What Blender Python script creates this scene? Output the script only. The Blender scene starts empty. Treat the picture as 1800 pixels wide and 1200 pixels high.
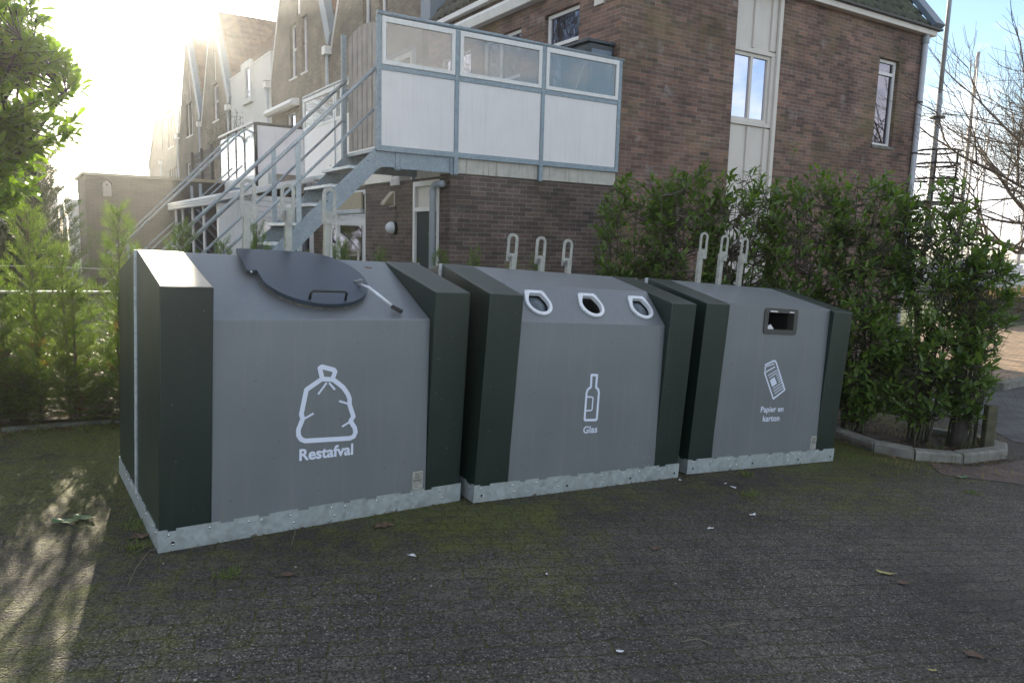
import bpy, bmesh, math, random
from mathutils import Vector, Matrix, noise
import numpy as np
R = math.radians
random.seed(7)
sc = bpy.context.scene
COL = sc.collection
V = Vector

# ------------------------------------------------------------------ camera
PITCH, ROLL, FPX, EYE = 7.87, 1.514, 1254.3, 1.62
def cam_basis():
    pi, ro = R(PITCH), R(ROLL)
    fwd = V((0, math.cos(pi), -math.sin(pi))); up = V((0, math.sin(pi), math.cos(pi))); rt = V((1, 0, 0))
    return math.cos(ro)*rt + math.sin(ro)*up, -math.sin(ro)*rt + math.cos(ro)*up, fwd
cr, cu, cf = cam_basis()
cd = bpy.data.cameras.new('camera'); cam = bpy.data.objects.new('camera', cd); COL.objects.link(cam)
m = Matrix.Identity(4)
for i in range(3):
    m[i][0] = cr[i]; m[i][1] = cu[i]; m[i][2] = -cf[i]
m[0][3], m[1][3], m[2][3] = 0, 0, EYE
cam.matrix_world = m
cd.sensor_width = 36; cd.lens = FPX/1800*36; cd.clip_start = .05; cd.clip_end = 800
sc.camera = cam

# ------------------------------------------------------------------ light
SUN_AZ, SUN_EL = -24.0, 14.5          # azimuth from +Y towards +X
sd = V((math.sin(R(SUN_AZ))*math.cos(R(SUN_EL)), math.cos(R(SUN_AZ))*math.cos(R(SUN_EL)), math.sin(R(SUN_EL))))
sl = bpy.data.lights.new('sun', 'SUN'); sl.energy = 5.0; sl.angle = R(.5); sl.color = (1, .87, .64)
so = bpy.data.objects.new('sun', sl); COL.objects.link(so)
so.rotation_euler = sd.to_track_quat('Z', 'Y').to_euler()
so.location = sd*50
w = bpy.data.worlds.new('World'); sc.world = w; w.use_nodes = True
nt = w.node_tree; nt.nodes.clear()
out = nt.nodes.new('ShaderNodeOutputWorld'); bg = nt.nodes.new('ShaderNodeBackground')
sky = nt.nodes.new('ShaderNodeTexSky'); sky.sky_type = 'NISHITA'; sky.sun_disc = False
sky.sun_elevation = R(SUN_EL); sky.sun_rotation = R(SUN_AZ); sky.dust_density = .5; sky.ozone_density = 2.2
tc = nt.nodes.new('ShaderNodeTexCoord')
mp = nt.nodes.new('ShaderNodeMapping'); mp.inputs['Scale'].default_value = (1, 1, 2.0); mp.inputs['Location'].default_value = (.35, .2, .1)
cl = nt.nodes.new('ShaderNodeTexNoise'); cl.inputs['Scale'].default_value = 3.1; cl.inputs['Detail'].default_value = 7; cl.inputs['Roughness'].default_value = .55
ramp = nt.nodes.new('ShaderNodeValToRGB'); ramp.color_ramp.elements[0].position = .45; ramp.color_ramp.elements[1].position = .58
mx = nt.nodes.new('ShaderNodeMixRGB')
cc = nt.nodes.new('ShaderNodeMixRGB'); cc.blend_type = 'ADD'; cc.inputs[0].default_value = 1
bw = nt.nodes.new('ShaderNodeRGBToBW')
gl = nt.nodes.new('ShaderNodeMixRGB'); gl.blend_type = 'MULTIPLY'; gl.inputs[0].default_value = 1
gl.inputs[2].default_value = (1.02, 1.0, 1.0, 1)
L = nt.links.new
L(tc.outputs['Generated'], mp.inputs['Vector']); L(mp.outputs[0], cl.inputs['Vector']); L(cl.outputs['Fac'], ramp.inputs[0])
L(sky.outputs[0], bw.inputs[0]); L(bw.outputs[0], gl.inputs[1])
L(gl.outputs[0], cc.inputs[1]); cc.inputs[2].default_value = (3.0, 3.05, 3.15, 1)
L(ramp.outputs[0], mx.inputs[0]); L(sky.outputs[0], mx.inputs[1]); L(cc.outputs[0], mx.inputs[2])
L(mx.outputs[0], bg.inputs[0]); bg.inputs[1].default_value = .10
L(bg.outputs[0], out.inputs[0])
vs = sc.view_settings
vs.view_transform = 'Standard'; vs.look = 'None'; vs.gamma = 1; vs.exposure = 1.6
sc.cycles.max_bounces = 6; sc.cycles.transparent_max_bounces = 12
sc.cycles.sample_clamp_indirect = 6

# ------------------------------------------------------------------ helpers
class MB:
    def __init__(s): s.v = []; s.f = []
    def add(s, vs_, fs):
        o = len(s.v); s.v += [V(p) for p in vs_]; s.f += [tuple(i+o for i in f) for f in fs]; return s
    def box(s, o, ux, uy, uz):
        o, ux, uy, uz = V(o), V(ux), V(uy), V(uz)
        p = [o, o+ux, o+ux+uy, o+uy]; p += [q+uz for q in p]
        return s.add(p, [(0,3,2,1),(4,5,6,7),(0,1,5,4),(1,2,6,5),(2,3,7,6),(3,0,4,7)])
    def bx(s, x0, x1, y0, y1, z0, z1): return s.box((x0,y0,z0), (x1-x0,0,0), (0,y1-y0,0), (0,0,z1-z0))
    def prism(s, pts, ext):
        n = len(pts); ext = V(ext); p = [V(q) for q in pts]; p += [q+ext for q in p]
        return s.add(p, [tuple(range(n))[::-1], tuple(range(n, 2*n))] + [(i, (i+1) % n, (i+1) % n+n, i+n) for i in range(n)])
    def tube(s, path, r, n=8, cap=True):
        path = [V(p) for p in path]; k = len(path)
        rr = r if isinstance(r, (list, tuple)) else [r]*k
        o = len(s.v); up = None
        for i, p in enumerate(path):
            t = (path[min(i+1, k-1)]-path[max(i-1, 0)]).normalized()
            if up is None or abs(up.dot(t)) > .98: up = V((0,0,1)) if abs(t.z) < .9 else V((1,0,0))
            a = (up-t*up.dot(t)).normalized(); b = t.cross(a); up = a
            for j in range(n):
                an = 2*math.pi*j/n
                s.v.append(p+(a*math.cos(an)+b*math.sin(an))*rr[i])
        for i in range(k-1):
            for j in range(n):
                s.f.append((o+i*n+j, o+i*n+(j+1) % n, o+(i+1)*n+(j+1) % n, o+(i+1)*n+j))
        if cap and n > 2:
            s.f.append(tuple(o+j for j in range(n))[::-1]); s.f.append(tuple(o+(k-1)*n+j for j in range(n)))
        return s
    def sphere(s, c, r, n=8, mrows=5, sq=(1,1,1)):
        c = V(c); o = len(s.v)
        s.v.append(c+V((0,0,r*sq[2])))
        for i in range(1, mrows):
            th = math.pi*i/mrows
            for j in range(n):
                ph = 2*math.pi*j/n
                s.v.append(c+V((r*sq[0]*math.sin(th)*math.cos(ph), r*sq[1]*math.sin(th)*math.sin(ph), r*sq[2]*math.cos(th))))
        s.v.append(c-V((0,0,r*sq[2]))); e = len(s.v)-1
        for j in range(n):
            s.f.append((o, o+1+j, o+1+(j+1) % n)); s.f.append((e, e-n+(j+1) % n, e-n+j))
        for i in range(mrows-2):
            for j in range(n):
                a = o+1+i*n
                s.f.append((a+j, a+n+j, a+n+(j+1) % n, a+(j+1) % n))
        return s
    def build(s, name, mat, parent=None, origin=(0,0,0), bevel=0, smooth=False, recalc=True, uv=True):
        me = bpy.data.meshes.new(name); O_ = V(origin)
        me.from_pydata([tuple(p-O_) for p in s.v], [], s.f)
        if recalc:
            b = bmesh.new(); b.from_mesh(me); bmesh.ops.recalc_face_normals(b, faces=b.faces); b.to_mesh(me); b.free()
        me.materials.append(mat)
        if uv:
            ul = me.uv_layers.new(name='UVMap'); co = [v.co+O_ for v in me.vertices]
            for p in me.polygons:
                n = p.normal
                if abs(n.z) < .6:
                    t = V((-n.y, n.x, 0)).normalized()
                    for li in p.loop_indices:
                        c = co[me.loops[li].vertex_index]; ul.data[li].uv = (c.dot(t), c.z)
                else:
                    for li in p.loop_indices:
                        c = co[me.loops[li].vertex_index]; ul.data[li].uv = (c.x, c.y)
        if smooth:
            for p in me.polygons: p.use_smooth = True
        o = bpy.data.objects.new(name, me); COL.objects.link(o)
        if parent is not None:
            o.parent = parent
        else: o.location = O_
        if bevel:
            md = o.modifiers.new('bevel', 'BEVEL'); md.width = bevel; md.segments = 2; md.limit_method = 'ANGLE'; md.angle_limit = R(25)
        return o
def tag(o, label=None, cat=None, group=None, kind=None):
    if label: o['label'] = label
    if cat: o['category'] = cat
    if group: o['group'] = group
    if kind: o['kind'] = kind
    return o
def thing(name, label, cat, loc=(0,0,0), group=None, M=None):
    o = bpy.data.objects.new(name, None); COL.objects.link(o); o.empty_display_size = .2
    if M is not None: o.matrix_world = M
    else: o.location = loc
    return tag(o, label, cat, group)
def copy_tree(o, parent=None):
    c = o.copy(); COL.objects.link(c)
    if parent: c.parent = parent
    for ch in list(o.children): copy_tree(ch, c)
    return c

# ------------------------------------------------------------------ materials
def newmat(name):
    m = bpy.data.materials.new(name); m.use_nodes = True; nt = m.node_tree
    return m, nt, nt.nodes['Principled BSDF']
def N(nt, t, **k):
    n = nt.nodes.new(t)
    for a, b in k.items():
        if a in n.inputs: n.inputs[a].default_value = b
        else: setattr(n, a, b)
    return n
def c4(c): return (c[0], c[1], c[2], 1)
def paint(name, col, rough=.4, metal=0, var=.12, vscale=6, bump=.0, bscale=200, spec=.5, streak=0, dirt=None, specks=0):
    m, nt, p = newmat(name); L = nt.links.new
    tc = N(nt, 'ShaderNodeTexCoord')
    n1 = N(nt, 'ShaderNodeTexNoise', Scale=vscale, Detail=5.0)
    L(tc.outputs['Object'], n1.inputs['Vector'])
    r = N(nt, 'ShaderNodeMapRange'); r.inputs['To Min'].default_value = 1-var; r.inputs['To Max'].default_value = 1+var
    r.inputs['From Min'].default_value = .3; r.inputs['From Max'].default_value = .7
    L(n1.outputs['Fac'], r.inputs['Value'])
    mul = N(nt, 'ShaderNodeMixRGB', blend_type='MULTIPLY'); mul.inputs[0].default_value = 1; mul.inputs[1].default_value = c4(col)
    L(r.outputs[0], mul.inputs[2]); last = mul.outputs[0]
    if streak:
        mpn = N(nt, 'ShaderNodeMapping'); mpn.inputs['Scale'].default_value = (9, 9, .5)
        L(tc.outputs['Object'], mpn.inputs['Vector'])
        n2 = N(nt, 'ShaderNodeTexNoise', Scale=3.0, Detail=4.0); L(mpn.outputs[0], n2.inputs['Vector'])
        r2 = N(nt, 'ShaderNodeMapRange'); r2.inputs['From Min'].default_value = .52; r2.inputs['From Max'].default_value = .75
        r2.inputs['To Max'].default_value = streak
        L(n2.outputs['Fac'], r2.inputs['Value'])
        mm = N(nt, 'ShaderNodeMixRGB'); mm.inputs[2].default_value = c4(dirt or (.1,.1,.08)); L(r2.outputs[0], mm.inputs[0]); L(last, mm.inputs[1]); last = mm.outputs[0]
    if specks:
        for sc_v, thr, colr in ((48.0, .035, (.32,.31,.27,1)), (31.0, .045, (.05,.045,.035,1))):
            vo = N(nt, 'ShaderNodeTexVoronoi', Scale=sc_v); L(tc.outputs['Object'], vo.inputs['Vector'])
            s_ = N(nt, 'ShaderNodeSeparateColor'); L(vo.outputs['Color'], s_.inputs[0])
            a_ = N(nt, 'ShaderNodeMath', operation='LESS_THAN'); a_.inputs[1].default_value = thr; L(s_.outputs[0], a_.inputs[0])
            b_ = N(nt, 'ShaderNodeMath', operation='LESS_THAN'); b_.inputs[1].default_value = .16; L(vo.outputs['Distance'], b_.inputs[0])
            c_ = N(nt, 'ShaderNodeMath', operation='MULTIPLY'); L(a_.outputs[0], c_.inputs[0]); L(b_.outputs[0], c_.inputs[1])
            d_ = N(nt, 'ShaderNodeMath', operation='MULTIPLY'); d_.inputs[1].default_value = specks; L(c_.outputs[0], d_.inputs[0])
            e_ = N(nt, 'ShaderNodeMixRGB'); e_.inputs[2].default_value = colr; L(d_.outputs[0], e_.inputs[0]); L(last, e_.inputs[1]); last = e_.outputs[0]
    L(last, p.inputs['Base Color'])
    p.inputs['Roughness'].default_value = rough; p.inputs['Metallic'].default_value = metal
    p.inputs['Specular IOR Level'].default_value = spec
    rr = N(nt, 'ShaderNodeMapRange'); rr.inputs['To Min'].default_value = rough*.85; rr.inputs['To Max'].default_value = min(1, rough*1.2)
    L(n1.outputs['Fac'], rr.inputs['Value']); L(rr.outputs[0], p.inputs['Roughness'])
    if bump:
        n3 = N(nt, 'ShaderNodeTexNoise', Scale=bscale, Detail=3.0); L(tc.outputs['Object'], n3.inputs['Vector'])
        b = N(nt, 'ShaderNodeBump', Strength=bump, Distance=.002); L(n3.outputs['Fac'], b.inputs['Height']); L(b.outputs[0], p.inputs['Normal'])
    return m
def galv(name, col=(.47,.50,.53), rough=.5, dirt=.0, metal=.55):
    m, nt, p = newmat(name); L = nt.links.new
    tc = N(nt, 'ShaderNodeTexCoord')
    v = N(nt, 'ShaderNodeTexVoronoi', Scale=38.0); L(tc.outputs['Object'], v.inputs['Vector'])
    n1 = N(nt, 'ShaderNodeTexNoise', Scale=7.0, Detail=5.0); L(tc.outputs['Object'], n1.inputs['Vector'])
    a = N(nt, 'ShaderNodeMixRGB'); a.inputs[1].default_value = c4([x*.72 for x in col]); a.inputs[2].default_value = c4([min(1, x*1.22) for x in col])
    mt = N(nt, 'ShaderNodeMath', operation='MULTIPLY_ADD'); sx = N(nt, 'ShaderNodeSeparateColor')
    L(v.outputs['Color'], sx.inputs[0]); L(sx.outputs[0], mt.inputs[0]); mt.inputs[1].default_value = .45; 
    sb = N(nt, 'ShaderNodeMath', operation='MULTIPLY'); sb.inputs[1].default_value = .6; L(n1.outputs['Fac'], sb.inputs[0]); L(sb.outputs[0], mt.inputs[2])
    L(mt.outputs[0], a.inputs[0]); last = a.outputs[0]
    if dirt:
        n2 = N(nt, 'ShaderNodeTexNoise', Scale=22.0, Detail=6.0); L(tc.outputs['Object'], n2.inputs['Vector'])
        sp = N(nt, 'ShaderNodeSeparateXYZ'); L(tc.outputs['Object'], sp.inputs[0])
        rz = N(nt, 'ShaderNodeMapRange'); rz.inputs['From Min'].default_value = .0; rz.inputs['From Max'].default_value = .07; rz.inputs['To Min'].default_value = .62; rz.inputs['To Max'].default_value = .2
        L(sp.outputs[2], rz.inputs['Value'])
        g = N(nt, 'ShaderNodeMath', operation='LESS_THAN'); L(n2.outputs['Fac'], g.inputs[0]);
        s2 = N(nt, 'ShaderNodeMath', operation='MULTIPLY'); L(rz.outputs[0], s2.inputs[0]); s2.inputs[1].default_value = .66; L(s2.outputs[0], g.inputs[1])
        mm = N(nt, 'ShaderNodeMixRGB'); mm.inputs[2].default_value = (.09,.085,.07,1); s3 = N(nt, 'ShaderNodeMath', operation='MULTIPLY'); s3.inputs[1].default_value = dirt
        L(g.outputs[0], s3.inputs[0]); L(s3.outputs[0], mm.inputs[0]); L(last, mm.inputs[1]); last = mm.outputs[0]
    L(last, p.inputs['Base Color']); p.inputs['Metallic'].default_value = metal
    rr = N(nt, 'ShaderNodeMapRange'); rr.inputs['To Min'].default_value = rough*.75; rr.inputs['To Max'].default_value = rough*1.25
    L(sx.outputs[1], rr.inputs['Value']); L(rr.outputs[0], p.inputs['Roughness'])
    return m
def brick(name, c1, c2, mortar, white=.0, stain=.0, green=0, var=.5):
    m, nt, p = newmat(name); L = nt.links.new
    uv = N(nt, 'ShaderNodeUVMap'); tc = N(nt, 'ShaderNodeTexCoord')
    nz = N(nt, 'ShaderNodeTexNoise', Scale=9.0, Detail=2.0); L(uv.outputs[0], nz.inputs['Vector'])
    ad = N(nt, 'ShaderNodeVectorMath', operation='MULTIPLY_ADD'); ad.inputs[1].default_value = (.008,.008,0); L(nz.outputs['Color'], ad.inputs[0]); L(uv.outputs[0], ad.inputs[2])
    b = N(nt, 'ShaderNodeTexBrick', Scale=1.0); b.offset = .5; b.squash = 1
    b.inputs['Brick Width'].default_value = .22; b.inputs['Row Height'].default_value = .0625; b.inputs['Mortar Size'].default_value = .0065
    b.inputs['Mortar Smooth'].default_value = .25; b.inputs['Bias'].default_value = -.1
    b.inputs['Color1'].default_value = c4(c1); b.inputs['Color2'].default_value = c4(c2); b.inputs['Mortar'].default_value = c4(mortar)
    L(ad.outputs[0], b.inputs['Vector'])
    # second per-brick tone
    b2 = N(nt, 'ShaderNodeTexBrick', Scale=1.0); b2.offset = .5
    for k in ('Brick Width', 'Row Height'): b2.inputs[k].default_value = b.inputs[k].default_value
    b2.inputs['Mortar Size'].default_value = 0; b2.inputs['Color1'].default_value = (.6,.6,.6,1); b2.inputs['Color2'].default_value = (1.35,1.25,1.2,1)
    b2.inputs['Bias'].default_value = 0
    of = N(nt, 'ShaderNodeVectorMath', operation='ADD'); of.inputs[1].default_value = (.22*37, .0625*54, 0); L(ad.outputs[0], of.inputs[0]); L(of.outputs[0], b2.inputs['Vector'])
    mu = N(nt, 'ShaderNodeMixRGB', blend_type='MULTIPLY'); mu.inputs[0].default_value = var; L(b.outputs['Color'], mu.inputs[1]); L(b2.outputs['Color'], mu.inputs[2])
    n1 = N(nt, 'ShaderNodeTexNoise', Scale=1.3, Detail=6.0); L(tc.outputs['Object'], n1.inputs['Vector'])
    r1 = N(nt, 'ShaderNodeMapRange'); r1.inputs['From Min'].default_value = .3; r1.inputs['From Max'].default_value = .7; r1.inputs['To Min'].default_value = .72; r1.inputs['To Max'].default_value = 1.25
    L(n1.outputs['Fac'], r1.inputs['Value'])
    m2 = N(nt, 'ShaderNodeMixRGB', blend_type='MULTIPLY'); m2.inputs[0].default_value = 1; L(mu.outputs[0], m2.inputs[1]); L(r1.outputs[0], m2.inputs[2])
    last = m2.outputs[0]
    def overlay(col, scale, lo, hi, amt, sx=1, sz=1, w=0):
        nonlocal last
        mp = N(nt, 'ShaderNodeMapping'); mp.inputs['Scale'].default_value = (sx, sx, sz); mp.inputs['Location'].default_value = (w, w*.7, w*.3); L(tc.outputs['Object'], mp.inputs['Vector'])
        n = N(nt, 'ShaderNodeTexNoise', Scale=scale, Detail=7.0, Roughness=.65); L(mp.outputs[0], n.inputs['Vector'])
        r = N(nt, 'ShaderNodeMapRange'); r.inputs['From Min'].default_value = lo; r.inputs['From Max'].default_value = hi; r.inputs['To Max'].default_value = amt; L(n.outputs['Fac'], r.inputs['Value'])
        mm = N(nt, 'ShaderNodeMixRGB'); mm.inputs[2].default_value = c4(col); L(r.outputs[0], mm.inputs[0]); L(last, mm.inputs[1]); last = mm.outputs[0]
    if white: overlay((.42,.40,.40), 2.6, .60, .78, white, 1, 1, 3)
    if stain: overlay((.03,.028,.026), 1.5, .52, .72, stain, 1, .25, 7)
    if green: overlay((.17,.15,.06), .8, .5, .7, green, 1, 1, 11)
    L(last, p.inputs['Base Color']); p.inputs['Roughness'].default_value = .85; p.inputs['Specular IOR Level'].default_value = .25
    nb = N(nt, 'ShaderNodeTexNoise', Scale=70.0, Detail=4.0); L(tc.outputs['Object'], nb.inputs['Vector'])
    h = N(nt, 'ShaderNodeMath', operation='MULTIPLY_ADD'); h.inputs[1].default_value = -1.0; L(b.outputs['Fac'], h.inputs[0])
    h2 = N(nt, 'ShaderNodeMath', operation='MULTIPLY'); h2.inputs[1].default_value = .35; L(nb.outputs['Fac'], h2.inputs[0]); L(h2.outputs[0], h.inputs[2])
    bp = N(nt, 'ShaderNodeBump', Strength=.8, Distance=.006); L(h.outputs[0], bp.inputs['Height']); L(bp.outputs[0], p.inputs['Normal'])
    return m
def leafmat(name, c1, c2, trans=.35, rough=.38, scale=3, spec=.4, tcol=None):
    m, nt, p = newmat(name); L = nt.links.new
    g = N(nt, 'ShaderNodeNewGeometry'); tc = N(nt, 'ShaderNodeTexCoord')
    n = N(nt, 'ShaderNodeTexNoise', Scale=scale, Detail=3.0); L(tc.outputs['Object'], n.inputs['Vector'])
    ad = N(nt, 'ShaderNodeMath', operation='MULTIPLY_ADD'); ad.inputs[1].default_value = .7; L(g.outputs['Random Per Island'], ad.inputs[0])
    s = N(nt, 'ShaderNodeMath', operation='MULTIPLY'); s.inputs[1].default_value = .35; L(n.outputs['Fac'], s.inputs[0]); L(s.outputs[0], ad.inputs[2])
    mx = N(nt, 'ShaderNodeMixRGB'); mx.inputs[1].default_value = c4(c1); mx.inputs[2].default_value = c4(c2); L(ad.outputs[0], mx.inputs[0])
    L(mx.outputs[0], p.inputs['Base Color']); p.inputs['Roughness'].default_value = rough; p.inputs['Specular IOR Level'].default_value = spec
    tr = N(nt, 'ShaderNodeBsdfTranslucent'); 
    tm = N(nt, 'ShaderNodeMixRGB', blend_type='MULTIPLY'); tm.inputs[0].default_value = 1; tm.inputs[2].default_value = c4(tcol or (2.2,2.4,.8)); L(mx.outputs[0], tm.inputs[1]); L(tm.outputs[0], tr.inputs[0])
    ms = N(nt, 'ShaderNodeMixShader'); ms.inputs[0].default_value = trans; L(p.outputs[0], ms.inputs[1]); L(tr.outputs[0], ms.inputs[2])
    L(ms.outputs[0], nt.nodes['Material Output'].inputs[0])
    return m
def glassmat(name, tint=(.8,.85,.85), refl=.12, opacity=.0, rough=.02, ocol=(.3,.3,.3), gcol=(1,1,1)):
    m, nt, p = newmat(name); L = nt.links.new; nt.nodes.remove(p)
    t = N(nt, 'ShaderNodeBsdfTransparent'); t.inputs[0].default_value = c4(tint)
    gl = N(nt, 'ShaderNodeBsdfGlossy'); gl.inputs['Roughness'].default_value = rough; gl.inputs[0].default_value = c4(gcol)
    fr = N(nt, 'ShaderNodeFresnel'); fr.inputs[0].default_value = 1.5
    ad = N(nt, 'ShaderNodeMath', operation='ADD'); ad.inputs[1].default_value = refl; ad.use_clamp = True; L(fr.outputs[0], ad.inputs[0])
    base = t.outputs[0]
    if opacity:
        d = N(nt, 'ShaderNodeBsdfDiffuse'); d.inputs[0].default_value = c4(ocol); mo = N(nt, 'ShaderNodeMixShader')
        tc = N(nt, 'ShaderNodeTexCoord'); n = N(nt, 'ShaderNodeTexNoise', Scale=5.0, Detail=6.0); L(tc.outputs['Object'], n.inputs['Vector'])
        r = N(nt, 'ShaderNodeMapRange'); r.inputs['From Min'].default_value = .35; r.inputs['From Max'].default_value = .7; r.inputs['To Min'].default_value = opacity*.5; r.inputs['To Max'].default_value = min(1, opacity*1.4)
        L(n.outputs['Fac'], r.inputs['Value']); L(r.outputs[0], mo.inputs[0]); L(base, mo.inputs[1]); L(d.outputs[0], mo.inputs[2]); base = mo.outputs[0]
    ms = N(nt, 'ShaderNodeMixShader'); L(ad.outputs[0], ms.inputs[0]); L(base, ms.inputs[1]); L(gl.outputs[0], ms.inputs[2])
    L(ms.outputs[0], nt.nodes['Material Output'].inputs[0])
    return m

M = {}
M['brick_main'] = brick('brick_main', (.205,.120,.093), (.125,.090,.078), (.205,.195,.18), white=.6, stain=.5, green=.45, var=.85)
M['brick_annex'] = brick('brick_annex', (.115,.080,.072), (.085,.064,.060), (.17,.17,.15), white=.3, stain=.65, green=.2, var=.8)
M['brick_row'] = brick('brick_row', (.17,.138,.112), (.125,.105,.088), (.20,.18,.155), stain=.2, var=.35)
M['brick_shed'] = brick('brick_shed', (.062,.052,.046), (.048,.041,.038), (.10,.09,.078), stain=.25, var=.35)
M['green'] = paint('dark_green_coating', (.0058,.0165,.0120), rough=.40, var=.12, vscale=3, bump=.12, bscale=500, spec=.6, streak=.3, dirt=(.028,.034,.028), specks=.5)
M['grey'] = paint('grey_coating', (.160,.176,.190), rough=.42, metal=.35, var=.05, vscale=2.5, bump=.10, bscale=500, spec=.6, streak=.30, dirt=(.235,.235,.22), specks=.5)
M['lid'] = paint('lid_coating', (.042,.060,.084), rough=.34, metal=.4, var=.1, vscale=8, bump=.35, bscale=700, spec=.5)
M['galv'] = galv('galvanised_steel', dirt=0)
M['galv_skirt'] = galv('galvanised_skirt', (.38,.42,.43), dirt=.8)
M['galv_lug'] = galv('galvanised_lug', (.30,.30,.29), rough=.42, metal=.75)
M['galv_blue'] = galv('galvanised_frame', (.22,.27,.31), rough=.55, metal=.4)
M['galv_rail'] = galv('galvanised_rail', (.30,.34,.37), rough=.5, metal=.5)
M['white_decal'] = paint('white_film', (.62,.66,.78), rough=.4, var=.03)
M['white_plastic'] = paint('white_plastic', (.62,.64,.68), rough=.35, var=.06, vscale=20, streak=.25, dirt=(.4,.38,.34))
M['black'] = paint('black_void', (.006,.007,.007), rough=.8, var=.05)
M['rubber'] = paint('rubber_flap', (.07,.09,.11), rough=.35, var=.25, vscale=30)
M['dark_frame'] = paint('dark_frame', (.05,.048,.044), rough=.55, var=.15, vscale=30)
M['white_paint'] = paint('white_paint', (.66,.65,.64), rough=.5, var=.06, vscale=4, streak=.25, dirt=(.36,.34,.3))
M['cream'] = paint('cream_panel', (.58,.54,.49), rough=.5, var=.05, vscale=3, streak=.25, dirt=(.36,.34,.29))
M['panel'] = paint('pinkish_white_panel', (.66,.63,.63), rough=.45, var=.04, vscale=3, streak=.2, dirt=(.40,.37,.35))
M['concrete_white'] = paint('mossy_white_concrete', (.43,.41,.37), rough=.8, var=.15, vscale=9, streak=.8, dirt=(.16,.16,.09))
M['render_white'] = paint('white_render', (.55,.55,.54), rough=.8, var=.05, streak=.2, dirt=(.42,.42,.40))
M['blue_zinc'] = paint('blue_grey_zinc', (.11,.15,.20), rough=.45, var=.12)
M['pvc'] = paint('grey_pvc', (.26,.29,.32), rough=.4, var=.1)
M['pvc_light'] = paint('light_grey_pvc', (.42,.44,.48), rough=.4, var=.1)
M['door_green'] = paint('dark_green_door', (.010,.024,.028), rough=.6, spec=.2, var=.15)
M['tile'] = paint('roof_tile', (.055,.05,.035), rough=.6, var=.5, vscale=5)
M['tile_green'] = paint('mossy_roof_tile', (.045,.052,.028), rough=.55, var=.6, vscale=7)
M['tile_red'] = paint('red_roof_tile', (.17,.10,.075), rough=.7, var=.35, vscale=3)
M['wood_grey'] = paint('weathered_wood', (.30,.27,.25), rough=.75, var=.2, vscale=6, streak=.4, dirt=(.2,.17,.15))
M['wood_dark'] = paint('dark_wood', (.035,.03,.028), rough=.7, var=.3)
M['cabinet'] = paint('slate_resin', (.030,.038,.048), rough=.5, var=.15)
M['conc'] = paint('kerb_concrete', (.17,.165,.145), rough=.85, var=.3, vscale=9, bump=.5, bscale=120, streak=.85, dirt=(.06,.07,.035))
M['soil'] = paint('bed_soil', (.040,.030,.022), rough=.95, var=.5, vscale=25, bump=.9, bscale=60)
M['bark'] = paint('bark', (.11,.09,.07), rough=.9, var=.35, vscale=12)
M['bark_dark'] = paint('dark_bark', (.04,.033,.028), rough=.9, var=.3, vscale=12)
M['bark_green'] = paint('mossy_bark', (.07,.068,.04), rough=.9, var=.4, vscale=10)
M['laurel'] = leafmat('laurel_leaf', (.036,.078,.020), (.145,.205,.048), trans=.32, rough=.36, scale=2)
M['laurel_tree'] = leafmat('broad_leaf', (.045,.095,.020), (.12,.18,.035), trans=.58, rough=.33, scale=2, tcol=(2.0,2.2,.5))
M['thuja'] = leafmat('thuja_leaf', (.030,.066,.018), (.11,.155,.040), trans=.42, rough=.5, scale=4, tcol=(1.8,1.9,.7))
M['thuja_brown'] = leafmat('dry_thuja_leaf', (.07,.04,.022), (.14,.07,.035), trans=.4, rough=.6)
M['cypress'] = leafmat('cypress_leaf', (.012,.028,.012), (.035,.06,.018), trans=.2, rough=.6)
M['grass'] = leafmat('grass_blade', (.05,.09,.02), (.14,.16,.05), trans=.3, rough=.5)
M['straw'] = leafmat('dry_grass', (.17,.12,.06), (.30,.23,.12), trans=.3, rough=.7)
M['glass'] = glassmat('window_glass', (.16,.17,.20), refl=.26, gcol=(.62,.62,.74))
M['glass_rail'] = glassmat('rail_glass', (.74,.74,.72), refl=.05, opacity=.22, ocol=(.30,.27,.22))
M['glass_green'] = glassmat('green_grey_glass', (.2,.22,.2), refl=.04, opacity=.75, ocol=(.13,.155,.135))
M['glass_frost'] = glassmat('frosted_glass', (.7,.75,.75), refl=.05, opacity=.6, ocol=(.5,.55,.55), rough=.2)
M['curtain'] = paint('curtain', (.40,.42,.46), rough=.9, var=.1)
M['sunscreen'] = paint('sunscreen_cloth', (.33,.28,.20), rough=.8, var=.06)
M['curtain_green'] = paint('green_grey_curtain', (.17,.20,.18), rough=.8, var=.1)
M['hull'] = paint('boat_gelcoat', (.6,.6,.62), rough=.3, var=.05)
M['mast'] = paint('mast_alloy', (.36,.34,.33), rough=.5, var=.1)
M['mast_wood'] = paint('mast_brown', (.14,.11,.09), rough=.6, var=.2)
M['blue_cloth'] = paint('blue_sailcloth', (.03,.10,.35), rough=.7, var=.2)
M['red_cloth'] = paint('red_cloth', (.5,.06,.04), rough=.7, var=.1)
M['lampgrey'] = paint('lamp_steel', (.28,.31,.34), rough=.45, var=.1)
M['steel'] = paint('bright_steel', (.6,.6,.6), rough=.25, metal=1, var=.1)
M['leaf_brown'] = paint('dry_leaf', (.10,.062,.040), rough=.8, var=.3, vscale=60)
M['leaf_yellow'] = paint('yellow_leaf', (.30,.25,.09), rough=.6, var=.2, vscale=60)
M['leaf_green'] = paint('green_fallen_leaf', (.07,.14,.05), rough=.4, var=.2, vscale=60)
M['paper'] = paint('white_paper', (.6,.6,.62), rough=.8, var=.05)
M['twig'] = paint('twig', (.17,.14,.10), rough=.9, var=.2)

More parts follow.
